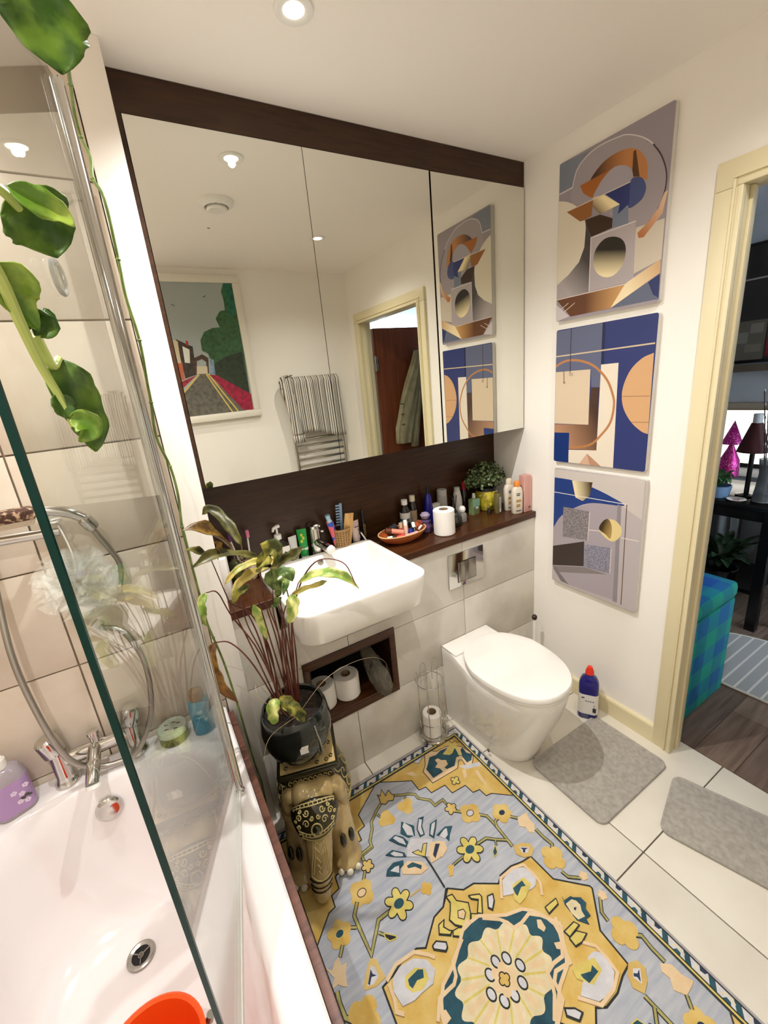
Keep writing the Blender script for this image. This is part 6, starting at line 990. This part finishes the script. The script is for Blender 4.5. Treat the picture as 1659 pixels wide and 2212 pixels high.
# corner spandrels
zq = [(0, .709), (.124, .631), (.125, .58), (.155, .575), (.158, .542), (.222, .537), (.225, .494), (.288, .489), (.292, .449), (.321, .443), (.324, .409), (.347, .405), (.408, .351)]
for sx in (1, -1):
    for sy in (1, -1):
        h = nxt(); put('YE', [(sx * u, sy * v) for u, v in zq + [(.418, .351), (.418, .709)]], h)
        putl('BK', [(sx * u, sy * v) for u, v in zq], .004, nxt())
mq = [(0, .251), (.041, .218), (.08, .213), (.145, .168), (.168, .182), (.215, .182), (.258, .170), (.292, .166), (.298, .080), (.374, .004)]
tq = [(0, .136), (.03, .134), (.07, .108), (.10, .090), (.150, .074), (.172, .054), (.188, .03), (.196, 0)]
drawn = set()
def special(kind):
    if kind in drawn: return
    drawn.add(kind)
    if kind == 'MED':
        p = sym4(mq); put('YE', p, nxt()); putl('BK', p, .005, nxt(), True)
    if kind == 'TEAL':
        p = sym4(tq); putl('PE', p, .018, nxt(), True); put('TE', p, nxt())
    if kind == 'FLOW':
        n = 120; h = nxt(); put('CR', [((.140 + .009 * math.cos(14 * a)) * math.cos(a) * 1.0 - .004, (.100 + .007 * math.cos(14 * a)) * math.sin(a)) for a in [2 * math.pi * k / n for k in range(n)]], h)
        for k in range(14):
            a = 2 * math.pi * (k + .5) / 14; putl('LY', [(.05 * math.cos(a), .04 * math.sin(a)), (.132 * math.cos(a) - .004, .094 * math.sin(a))], .005, nxt())
            a = 2 * math.pi * k / 14; putl('PE', [(.075 * math.cos(a), .055 * math.sin(a)), (.126 * math.cos(a) - .004, .090 * math.sin(a))], .012, nxt())
def flower(c, pos, r, n, core, o, cr, rot, depth):
    for sy in ((1, -1) if pos[1] > .02 else (1,)):
        pts = []
        for k in range(n * 8):
            a = 2 * math.pi * k / (n * 8); rr_ = r * (1 - depth + depth * abs(math.cos(n * (a - rot) / 2)) ** .7)
            pts.append((pos[0] + rr_ * math.cos(a), sy * (pos[1] + rr_ * math.sin(a))))
        put(c, pts, nxt())
        if o: putl(o, pts, .003, nxt(), True)
        if core:
            pts = [(pos[0] + r * cr * math.cos(a), sy * (pos[1] + r * cr * .8 * math.sin(a))) for a in [2 * math.pi * k / 12 for k in range(12)]]
            put(core, pts, nxt()); putl('BK' if core in ('WH', 'PE') else 'LY', pts, .0025, nxt(), True)
order = [e for e in RUG if e[0] in ('MED',)] + [e for e in RUG if e[0] != 'MED']
for e in order:
    k = e[0]
    if k in ('MED', 'TEAL', 'FLOW'): special(k)
    elif k == 'P':
        for pts in both(e[2]):
            put(e[1], pts, nxt())
            if e[3]: putl(e[3], pts, e[4] * .001, nxt(), True)
    elif k == 'L':
        for pts in both(e[2]):
            if e[1] == 'OL': putl('BK', pts, e[3] * .001 + .0045, nxt())
            putl(e[1], pts, e[3] * .001, nxt())
    elif k == 'F': flower(*e[1:])
    elif k == 'O':
        pts = [(e[1][0] + .006 + .013 * math.cos(a), e[1][1] + .002 + .016 * math.sin(a)) for a in [2 * math.pi * q / 14 for q in range(14)]]
        put('BK', pts, nxt()); put('WH', [(e[1][0] + .006 + .009 * math.cos(a), e[1][1] + .002 + .012 * math.sin(a)) for a in [2 * math.pi * q / 14 for q in range(14)]], nxt())
# border band: leaves on a pale ground between dark lines
h0 = nxt()
for b_ in ((.418, .441, -.732, .732), (-.441, -.418, -.732, .732), (-.418, .418, .709, .732), (-.418, .418, -.732, -.709)):
    put('WH', [(b_[0], b_[2]), (b_[1], b_[2]), (b_[1], b_[3]), (b_[0], b_[3])], h0)
h1 = nxt()
def band(x0, y0, dx, dy, L_, side):   # motif strip along direction (dx,dy); local (s along, t across 0..0.023)
    P_ = .056; n = int(L_ / P_); P_ = L_ / n
    g_ = lambda s, t_: (x0 + dx * s - dy * t_ * side, y0 + dy * s + dx * t_ * side)
    for k in range(n):
        s0 = k * P_
        if k % 2 == 0:
            put('TE', [g_(s0 - .002, 0), g_(s0 + .014, 0), g_(s0 + .030, .023), g_(s0 + .014, .023)], h1); put('TE', [g_(s0 + .026, .0), g_(s0 + .046, .0), g_(s0 + .040, .011), g_(s0 + .030, .009)], h1)
        else:
            put('TE', [g_(s0 + .012, .023), g_(s0 + .028, .023), g_(s0 + .014, 0), g_(s0 - .002, 0)], h1); put('NA', [g_(s0 + .028, .023), g_(s0 + .048, .023), g_(s0 + .042, .012), g_(s0 + .032, .014)], h1)
        putl('CR', [g_(s0 + .022, .012), g_(s0 + .030, .018 if k % 2 == 0 else .006), g_(s0 + .044, .018 if k % 2 == 0 else .006), g_(s0 + .052, .008 if k % 2 == 0 else .015)], .0035, h1 * 1.01)
band(.418, -.72, 0, 1, 1.44, -1); band(-.418, -.72, 0, 1, 1.44, 1); band(-.41, .709, 1, 0, .82, 1); band(-.41, -.709, 1, 0, .82, -1)
for r_, c, wd in ((.4415, 'BK', .004), (.4175, 'BK', .0045), (.4135, 'LY', .005), (.4095, 'BK', .003)):
    dv = .291; putl(c, [(-r_, -r_ - dv), (r_, -r_ - dv), (r_, r_ + dv), (-r_, r_ + dv)], wd, nxt(), True)
CN = {'YE': 'yellow_motif', 'TE': 'teal_motif', 'BK': 'dark_outline', 'PE': 'peach_motif', 'CR': 'cream_motif', 'LY': 'lemon_motif', 'WH': 'white_motif', 'NA': 'navy_motif', 'OR': 'ochre_motif', 'OL': 'stem_motif', 'GR': 'grey_motif', 'ED': 'edge_motif'}
for c, bm in BM.items(): finish(CN[c] + '_pattern', bm, WOOL[c], rug)['kind'] = 'stuff'
# ------------------------------------------------------------------ three wall panels
def smooth_closed(pts):
    n = len(pts); P = [Vector(p) for p in pts]; out = []
    for i in range(n):
        p0, p1, p2, p3 = P[i - 1], P[i], P[(i + 1) % n], P[(i + 2) % n]
        if (p1 - p0).length > .16: p0 = p1 * 2 - p2
        if (p3 - p2).length > .16: p3 = p2 * 2 - p1
        if (p2 - p1).length > .16: out.append((p1.x, p1.y)); continue      # long straight side stays straight
        for k in range(4):
            u = k / 4; q = .5 * ((2 * p1) + (p2 - p0) * u + (2 * p0 - 5 * p1 + 4 * p2 - p3) * u * u + (3 * p1 - p0 - 3 * p2 + p3) * u ** 3); out.append((q.x, q.y))
    return out
def gradm(c1, c2, a, b):
    """printed two-colour blend running from a to b on the panel"""
    ma = bpy.data.materials.new('print_blend'); ma.use_nodes = True; nt = ma.node_tree; N = nt.nodes; L = nt.links; bs = N['Principled BSDF']; bs.inputs['Roughness'].default_value = .35
    a, b = Vector(a), Vector(b); d = b - a; ln = d.length
    tc = N.new('ShaderNodeTexCoord'); sb_ = N.new('ShaderNodeVectorMath'); sb_.operation = 'SUBTRACT'; sb_.inputs[1].default_value = a; L.new(tc.outputs['Object'], sb_.inputs[0])
    dt = N.new('ShaderNodeVectorMath'); dt.operation = 'DOT_PRODUCT'; dt.inputs[1].default_value = d / (ln * ln); L.new(sb_.outputs[0], dt.inputs[0])
    r = N.new('ShaderNodeValToRGB'); r.color_ramp.elements[0].color = lin(c1); r.color_ramp.elements[1].color = lin(c2); L.new(dt.outputs['Value'], r.inputs[0]); L.new(r.outputs[0], bs.inputs['Base Color'])
    return ma
def art_panel(label, y0, y1, z0, z1, bg, data, rot=0):
    cy_, cz_ = (y0 + y1) / 2, (z0 + z1) / 2
    t = thing('art_panel', label, 'wall art', (XR, cy_, cz_), group='geometric art panels on the wall')
    P0 = 1.594
    bd = loft([[(P0 - XR, y - cy_, z - cz_) for y, z, _ in rrect(y0, y1, z0, z1, .008, 0, 4)], [(-.0012, y - cy_, z - cz_) for y, z, _ in rrect(y0, y1, z0, z1, .008, 0, 4)]])
    finish('board', bd, mat('board_white', (214, 210, 204), .6), t, True)
    face = [(y, z) for y, z, _ in rrect(y0, y1, z0, z1, .008, 0, 4)]
    e_ = lambda u, v, h: (P0 - XR - h, u - cy_, v - cz_)
    b = bmesh.new(); patch(b, face, e_, .0001, .0006); finish('print_ground', b, pm_(bg), t)
    k = 0; cl = lambda p: (min(max(p[0], y0 + .001), y1 - .001), min(max(p[1], z0 + .001), z1 - .001))
    for it in data:
        k += 1; b = bmesh.new(); h = .0007 + k * 2.2e-5
        pts = [cl(p) for p in it[2]]
        ma = pm_(it[1])
        if it[0] == 'G': ma = gradm(it[1], it[3], e_(*it[4], 0), e_(*it[5], 0))
        if it[0] == 'S' or (it[0] == 'G' and it[6]): pts = [cl(p) for p in smooth_closed(pts)]
        if it[0] == 'L': stroke(b, [(p.x, p.y) for p in spline([Vector((u, v)) for u, v in pts], 4)] if len(pts) > 3 else pts, it[3] * .001, e_, .0002, h)
        else: patch(b, pts, e_, .0002, h)
        finish('printed_shape', b, ma, t)
    return t
def pm_(c):
    if c in ((128, 120, 122), (130, 128, 142)): return mat('print_%d_%d_%d' % c, tuple(v - 26 for v in c), .35, noise=(tuple(v + 30 for v in c), 260, 8, .4, .62))   # crackled silver squares
    return mat('print_%d_%d_%d' % c, c, .35, spec=.4)
art_panel('top art panel: copper arch and grey disc with gold hollow', .842, 1.242, 1.749, 2.293, (152, 142, 148), ART1)
art_panel('middle art panel: navy ground with thin copper ring and wooden half disc', .838, 1.238, 1.171, 1.716, (46, 56, 108), ART2)
art_panel('bottom art panel: pale grey ground with gold disc and two textured squares', .829, 1.231, .582, 1.141, (182, 172, 172), ART3)
# ------------------------------------------------------------------ rear wall: framed painting, towel radiator, shirt (seen in the mirror)
pa = thing('street_painting', 'white framed street painting with green trees, reflected in the mirror', 'painting', (.50, YB, 1.888))
px0, px1, pz0, pz1 = .225, .778, 1.484, 2.293
for b_ in ((px0 - .045, px1 + .045, pz1, pz1 + .045), (px0 - .045, px1 + .045, pz0 - .045, pz0), (px0 - .045, px0, pz0, pz1), (px1, px1 + .045, pz0, pz1)):
    box('frame_rail', b_[0] - .5, b_[1] - .5, .001, .032, b_[2] - 1.888, b_[3] - 1.888, mat('frame_white', (226, 220, 206), .45), pa, bev=.003)
e_ = lambda u, v, h: (u - .5, .020 + h, v - 1.888)
b = bmesh.new(); patch(b, [(px0, pz0), (px1, pz0), (px1, pz1), (px0, pz1)], e_, -.012, 0); finish('canvas', b, pm_((162, 170, 168)), pa)
for k, it in enumerate(ARTM):
    b = bmesh.new(); pts = [(min(max(p[0], px0 + .001), px1 - .001), min(max(p[1], pz0 + .001), pz1 - .001)) for p in it[2]]; h = .0004 + k * 3e-5
    if it[0] == 'P': patch(b, pts, e_, -.0002, h)
    else: stroke(b, pts, it[3] * .001, e_, -.0002, h)
    c = it[1]
    finish('painted_shape', b, mat('paint_%d_%d_%d' % c, c, .5, noise=(tuple(max(0, int(v * .72)) for v in c), 40, 4, .4, .7)) if (c[1] > c[0] + 15 or sum(c) < 320) else pm_(c), pa)
rd = thing('towel_radiator', 'chrome ladder towel radiator on the wall opposite the mirror', 'radiator', (1.225, YB, .60))
RX = 1.225
for s in (-1, 1): finish('upright', tube([(s * .20, .06, 0), (s * .20, .06, 1.06)], .013, 14), CHROME, rd, True)
for z in [.05 + .052 * k for k in range(5)] + [.42 + .052 * k for k in range(5)] + [.80 + .052 * k for k in range(5)]: finish('rung', tube([(-.20, .06, z), (.20, .06, z)], .009, 12), CHROME, rd, True)
for s in (-1, 1):
    for z in (.12, .94): finish('wall_stay', tube([(s * .15, .002, z), (s * .15, .06, z)], .007, 10), CHROME, rd, True)
SHIRT = stripes('striped_cotton', [(0, (216, 210, 198)), (.20, (48, 46, 46)), (.30, (216, 210, 198)), (.45, (92, 90, 88)), (.58, (216, 210, 198)), (.74, (30, 30, 32)), (.86, (172, 160, 138))], 0, .047)
sh = thing('striped_shirt', 'black and white striped shirt draped over the towel radiator', 'shirt', (1.225, YB, 1.25))
def cloth():
    bm = bmesh.new(); nu, nv = 44, 26; g_ = []
    for i in range(nu + 1):
        row = []; s = i / nu; x = -.195 + .40 * s
        for j in range(nv + 1):
            v = j / nv * .80   # length along cloth, front hem -> over top -> rear hem
            fold = .010 * math.sin(14 * s + 2.0) + .006 * math.sin(31 * s + 1)
            hem = .03 * math.sin(5 * s)
            if v < .40: z, y = -.0 + v + hem * (1 - v / .4), .085 + .018 * (1 - v / .4) + fold
            elif v < .46: a = (v - .40) / .06 * math.pi; z, y = .40 + .03 * math.sin(a), .06 + .027 * math.cos(a) + fold * .3
            else: z, y = .40 - (v - .46), .028 + fold * .25
            row.append(bm.verts.new((x + .006 * math.sin(20 * s) * (1 - v), max(y, .012), z)))
        g_.append(row)
    for i in range(nu):
        for j in range(nv): bm.faces.new((g_[i][j], g_[i + 1][j], g_[i + 1][j + 1], g_[i][j + 1]))
    return bm
o = finish('shirt_body', cloth(), SHIRT, sh, 'all'); m_ = o.modifiers.new('t', 'SOLIDIFY'); m_.thickness = .0025
def limp(path, w0, w1, th, seg=16):
    rs = []; P = spline(path, 6); n = len(P)
    for i, p in enumerate(P):
        w_ = w0 + (w1 - w0) * i / (n - 1); rs.append([(p.x + w_ * math.cos(2 * math.pi * k / seg), p.y + th * math.sin(2 * math.pi * k / seg), p.z + .006 * math.sin(3 * k)) for k in range(seg)])
    return loft(rs)
sl_ = finish('sleeve', limp([(-.205, .085, .425), (-.215, .10, .36), (-.20, .11, .25), (-.185, .11, .12), (-.178, .11, .02)], .042, .038, .014), SHIRT, sh, 'all'); finish('cuff', limp([(-.178, .11, .018), (-.172, .11, -.035)], .042, .046, .018), SHIRT, sl_, 'all')
finish('shoulder_fold', limp([(-.17, .075, .44), (-.22, .085, .43), (-.245, .09, .39), (-.248, .09, .35)], .022, .014, .02), SHIRT, sh, 'all')
# garments on the open door
LINEN = mat('khaki_linen', (150, 142, 112), .9, noise=((132, 124, 96), 14, 4, .4, .7), bump=(200, .4))
hk = thing('coat_hook', 'small steel coat hook on the brown door', 'hook', (2.075, DY0 - .0015, 1.78)); box('plate', -.012, .012, 0, .006, -.03, .03, STEEL, hk, bev=.002); finish('peg', tube(spline([(0, .006, 0), (0, .03, -.01), (0, .045, .005), (0, .045, .02)], 4), .004, 8), STEEL, hk, True)
def hang(t, secs, ma, name):
    rs = []
    for z, cx_, w_, d_ in secs:
        rs.append([(cx_ + w_ * math.cos(2 * math.pi * k / 36) + .006 * math.sin(5 * 2 * math.pi * k / 36), max(.008, .045 + d_ * math.sin(2 * math.pi * k / 36) + .008 * math.sin(7 * 2 * math.pi * k / 36 + z * 9) * min(1, w_ / .08)), z) for k in range(36)])
    return finish(name, loft(rs), ma, t, 'all')
jk = thing('linen_jacket', 'khaki linen jacket hanging on the brown door, seen in the mirror', 'jacket', (2.065, DY0 + .004, 1.10))
hang(jk, [(-.01, -.165, .070, .03), (.0, -.165, .082, .034), (.12, -.150, .090, .036), (.30, -.105, .085, .036), (.46, -.055, .066, .034), (.58, -.015, .045, .032), (.66, .005, .030, .03), (.70, .010, .022, .026)], LINEN, 'body')
hang(jk, [(-.05, -.075, .026, .02), (.05, -.062, .032, .022), (.25, -.025, .030, .022), (.45, .012, .026, .02), (.58, .022, .018, .018)], LINEN, 'sleeve')
for z in (.14, .22, .30): box('pocket_tab', -.21, -.18, .078, .084, z, z + .010, mat('dark_linen', (96, 90, 70), .9), jk)
bc = thing('black_coat', 'long black coat hanging on the door beside the khaki jacket', 'coat', (2.225, DY0 + .004, .62))
hang(bc, [(0, 0, .115, .05), (.3, 0, .11, .05), (.7, .0, .10, .045), (.95, -.01, .075, .04), (1.05, -.03, .045, .03), (1.12, -.05, .02, .022)], mat('black_wool', (14, 13, 14), .95), 'coat_body')
# ------------------------------------------------------------------ the next room, through the doorway
ot = thing('ottoman', 'teal and blue checked fabric cube ottoman beyond the doorway', 'ottoman', (1.992, .880, 0))
def checks():
    ma = bpy.data.materials.new('teal_checks'); ma.use_nodes = True; nt = ma.node_tree; N = nt.nodes; L = nt.links; b = N['Principled BSDF']; b.inputs['Roughness'].default_value = .85
    tc_ = N.new('ShaderNodeTexCoord'); cols = []
    for ax, per, off, c1, c2 in ((0, .19, .06, (24, 170, 160), (20, 80, 180)), (2, .17, .02, (28, 170, 120), (20, 84, 180)), (1, .19, .04, (26, 156, 156), (24, 108, 190))):
        sp_ = N.new('ShaderNodeSeparateXYZ'); L.new(tc_.outputs['Object'], sp_.inputs[0]); a = N.new('ShaderNodeMath'); a.operation = 'ADD'; a.inputs[1].default_value = off + 2 * per; L.new(sp_.outputs[ax], a.inputs[0])
        d = N.new('ShaderNodeMath'); d.operation = 'DIVIDE'; d.inputs[1].default_value = per; L.new(a.outputs[0], d.inputs[0]); f = N.new('ShaderNodeMath'); f.operation = 'FRACT'; L.new(d.outputs[0], f.inputs[0])
        r = N.new('ShaderNodeValToRGB'); r.color_ramp.interpolation = 'CONSTANT'; r.color_ramp.elements[0].color = lin(c1); r.color_ramp.elements[1].position = .5; r.color_ramp.elements[1].color = lin(c2); L.new(f.outputs[0], r.inputs[0]); cols.append(r.outputs[0])
    m1 = N.new('ShaderNodeMixRGB'); m1.inputs[0].default_value = .5; L.new(cols[0], m1.inputs[1]); L.new(cols[1], m1.inputs[2]); m2 = N.new('ShaderNodeMixRGB'); m2.inputs[0].default_value = .3; L.new(m1.outputs[0], m2.inputs[1]); L.new(cols[2], m2.inputs[2]); L.new(m2.outputs[0], b.inputs['Base Color']); return ma
CHK = checks()
box('base', -.185, .185, -.185, .185, 0, .500, CHK, ot, bev=.012); box('lid', -.19, .19, -.19, .19, .502, .580, CHK, ot, bev=.024)
# striped rug
SRG = stripes('striped_wool', [(0, (168, 168, 166)), (.82, (226, 222, 214))], 1, .052)
r2 = thing('striped_rug', 'grey rug with white stripes and wavy edge on the oak floor', 'rug', (2.488, .30, .0006))
ol = []
for k in range(60):
    a = 2 * math.pi * k / 60; c_, s_ = math.cos(a), math.sin(a); q = (abs(c_) ** 4 + abs(s_) ** 4) ** -.25
    ol.append((c_ * q * .283 + .012 * math.sin(6 * s_ * q), s_ * q * .62 + .01 * math.sin(5 * c_ * q)))
finish('pile', loft([[(x, y, 0) for x, y in ol], [(x, y, .008) for x, y in ol]]), SRG, r2); finish('binding', tube([(x, y, .006) for x, y in ol], .006, 6, closed=True), mat('rug_binding', (216, 210, 198), .9), r2, True)
# desk
BLK = mat('black_lacquer', (14, 14, 15), .25)
dk = thing('desk', 'black desk with square legs in the next room', 'desk', (3.06, 1.15, 0))
box('top', -.26, .26, -.36, .55, .715, .750, BLK, dk, bev=.002)
for x, y in ((-.235, -.335), (.235, -.335), (-.235, .52), (.235, .52)): box('leg', x - .024, x + .024, y - .024, y + .024, 0, .714, BLK, dk)
box('lower_shelf', -.21, .21, -.31, .495, .20, .225, BLK, dk); box('apron', -.255, -.237, -.305, .49, .66, .7145, BLK, dk)
# chair side in the dark beside the desk
ch = thing('black_chair', 'black wooden chair drawn up at the desk corner', 'chair', (3.10, .56, 0))
for x in (-.17, .17):
    for y in (-.17, .17): box('leg', x - .016, x + .016, y - .016, y + .016, 0, .43, BLK, ch)
box('seat', -.20, .20, -.20, .20, .431, .46, BLK, ch, bev=.006)
for x in (-.17, .17): box('back_post', x - .016, x + .016, .155, .187, .461, .90, BLK, ch)
for z in (.62, .75, .86): box('back_slat', -.152, .152, .163, .179, z, z + .05, BLK, ch)
DZT = .7505
# things on the desk
t = thing('lampshade_lamp', 'dark red cone table lamp with white top on the desk', 'lamp', (2.97, .985, DZT)); DRED = mat('dark_red_shade', (66, 18, 20), .7)
cyl('base', t, [(.05, 0), (.05, .01), (.012, .018), (.012, .28)], BLK, 20); cyl('shade', t, [(.075, .26), (.026, .42), (.024, .42), (.072, .262)], DRED, 28); cyl('top_cap', t, [(.022, .421), (.022, .47), (0, .472)], mat('pale_cap', (214, 218, 222), .4), 18)
t = thing('glitter_tree', 'magenta glitter cone ornament on the desk', 'ornament', (3.07, 1.125, DZT)); GLIT = mat('magenta_glitter', (190, 30, 130), .3, metal=.5, noise=((255, 150, 220), 120, 2, .55, .62))
cyl('cone', t, [(.055, .28), (.05, .29), (.0, .42)], GLIT, 24); cyl('lower_cone', t, [(.03, .08), (.055, .085), (.05, .18), (.02, .25), (.01, .279)], GLIT, 24); cyl('stem', t, [(.03, 0), (.03, .008), (.008, .012), (.008, .079)], BLK, 12)
t = thing('potted_fern', 'small leafy plant in a pale blue pot on the desk', 'plant', (2.875, 1.085, DZT)); cyl('pot', t, [(.045, 0), (.05, .002), (.062, .07), (.058, .071), (.05, .01), (0, .01)], mat('pale_blue_glaze', (120, 152, 190), .25), 24)
LGR = mat('fern_leaf', (40, 84, 44), .5, noise=((84, 128, 72), 40, 2, .4, .7)); rr = random.Random(11)
for k in range(22):
    a = k * 2.4; l_ = .05 + .035 * rr.random(); e = Vector((math.cos(a) * l_, math.sin(a) * l_, .09 + .05 * rr.random())); finish('leaf', leaf_bm([Vector((0, 0, .055)), e * .6 + Vector((0, 0, .06)), e], .034, fold=.3, seed=k), LGR, t, 'all')
t = thing('paper_plate', 'white plate with papers near the desk edge', 'plate', (2.850, .985, DZT)); cyl('plate', t, [(.030, 0), (.046, .008), (.044, .010), (.028, .003), (0, .003)], WHITEP, 28); box('slip', -.02, .02, -.014, .014, .0042, .0052, mat('pale_pink_paper', (196, 160, 150), .8), t, rot=(0, 0, .4))
t = thing('glass_vase', 'tall glass vase with pussy willow twigs on the desk', 'vase', (2.90, .885, DZT)); cyl('vase', t, [(.045, 0), (.05, .003), (.04, .08), (.034, .16), (.042, .24), (.040, .24), (.032, .16), (.038, .08), (.045, .008), (0, .008)], mat('smoky_glass', (150, 160, 166), .06, trans=.7), 28); cyl('pebbles', t, [(.043, .009), (.040, .05), (0, .055)], mat('dark_pebbles', (50, 46, 40), .6, bump=(60, 1)), 20)
TW = mat('twig', (44, 34, 30), .7); CK = mat('catkin', (206, 202, 196), .7)
for k in range(6):
    a = k * 1.05; e = Vector((math.cos(a) * .07, math.sin(a) * .09 - .02, .52 + .04 * (k % 3))); q = spline([Vector((0, 0, .03)), e * .45 + Vector((0, 0, .05)), e], 8)
    tw = finish('twig', tube(q, .0028, 6), TW, t, True)
    cb = bmesh.new()
    for j in range(6, len(q), 2): ellipsoid(cb, q[j] + Vector((.004 * (-1) ** j, 0, 0)), (.0055, .0055, .009), u=8, v=6)
    finish('catkin', cb, CK, tw, 'all')
# lit white screen, shelf ledge and picture on the far wall
t = thing('light_box', 'glowing white panel standing behind the desk ornaments', 'light', (HX1 - .03, 1.30, .78)); box('panel', 0, .025, -.25, .25, 0, .37, mat('lit_panel', (255, 250, 240), .5, emit=((255, 246, 232), 2.2)), t); box('foot', .0, .025, -.25, .25, -.0295, -.0005, BLK, t)
t = thing('wall_ledge', 'beige wall ledge above the glowing panel', 'shelf', (HX1 - .06, 1.20, 1.172)); box('board', -.02, .055, -.5, .5, 0, .035, mat('beige_board', (150, 136, 116), .6), t); box('cleat', .03, .055, -.45, .45, -.02, -.0005, mat('beige_board', (150, 136, 116), .6), t)
t = thing('table_under_ledge', 'low white cabinet against the far wall', 'cabinet', (HX1 - .16, 1.12, 0)); box('carcass', -.14, .155, -.40, .45, 0, .749, mat('cabinet_grey', (120, 122, 124), .6), t, bev=.003)
for y in (-.385, .035): box('door', -.156, -.1405, y, y + .40, .02, .73, mat('cabinet_door', (128, 130, 132), .55), t, bev=.002)
t = thing('wall_picture', 'dark picture of a red telephone box and stone wall on the far wall', 'picture', (HX1 - .002, 1.10, 1.84)); box('frame', -.03, 0, -.55, .55, -.37, .37, mat('dark_frame', (20, 17, 16), .4), t, bev=.003); box('canvas', -.034, -.0305, -.53, .53, -.35, .35, mat('picture_dark', (34, 30, 28), .7), t)
for k, (y0, y1, z0, z1, c) in enumerate(((.0, .155, -.33, .12, (110, 18, 22)), (.03, .14, .06, .09, (170, 140, 130)), (.04, .12, -.16, .02, (64, 12, 16)), (.165, .34, -.35, -.10, (84, 78, 66)), (.18, .25, -.18, -.12, (112, 104, 90)), (.26, .33, -.24, -.17, (112, 106, 92)), (.18, .27, -.30, -.25, (104, 96, 80)), (-.5, .5, .15, .16, (140, 132, 124)))):
    box('painted_shape', -.0352 - k * .0001, -.0342, y0, y1, z0, z1, mat('pic_%d' % k, c, .7), t)
t = thing('picture_shelf', 'narrow wood ledge below the dark picture', 'shelf', (HX1 - .002, 1.10, 1.415)); box('board', -.07, 0, -.55, .55, 0, .03, mat('ledge_brown', (86, 74, 58), .6), t); box('lip', -.078, -.0705, -.55, .55, 0, .045, mat('ledge_brown', (86, 74, 58), .6), t)
# curtain and floor plant below the desk
t = thing('curtain', 'grey pleated curtain hanging behind the desk', 'curtain', (3.36, 1.62, .04)); b = bmesh.new(); g_ = []
for i in range(61): g_.append([b.verts.new((.018 * math.sin(i * 1.1), -.45 + i * .9 / 60, z)) for z in (0, .35, .68)])
for i in range(60):
    for j in range(2): b.faces.new((g_[i][j], g_[i + 1][j], g_[i + 1][j + 1], g_[i][j + 1]))
o = finish('cloth', b, mat('grey_curtain', (134, 138, 140), .9), t, 'all'); m_ = o.modifiers.new('t', 'SOLIDIFY'); m_.thickness = .003; finish('rod', tube([(0, -.5, .69), (0, .5, .69)], .01, 10), BLK, t, True)
t = thing('floor_plant', 'dark bushy houseplant in a black pot under the desk', 'plant', (2.86, 1.02, .2255)); cyl('pot', t, [(.07, 0), (.075, .003), (.09, .10), (.085, .101), (.07, .02), (0, .02)], BLK, 24)
DGR = mat('dark_leaf', (22, 44, 28), .45, noise=((52, 82, 52), 30, 3, .4, .7))
for k in range(34):
    a = k * 2.4; l_ = .12 + .10 * rr.random(); z = .14 + .20 * rr.random(); e = Vector((math.cos(a) * l_, math.sin(a) * l_, z)); finish('leaf', leaf_bm([Vector((0, 0, .09)), e * .55 + Vector((0, 0, .09)), e], .05, fold=.3, seed=k), DGR, t, 'all')
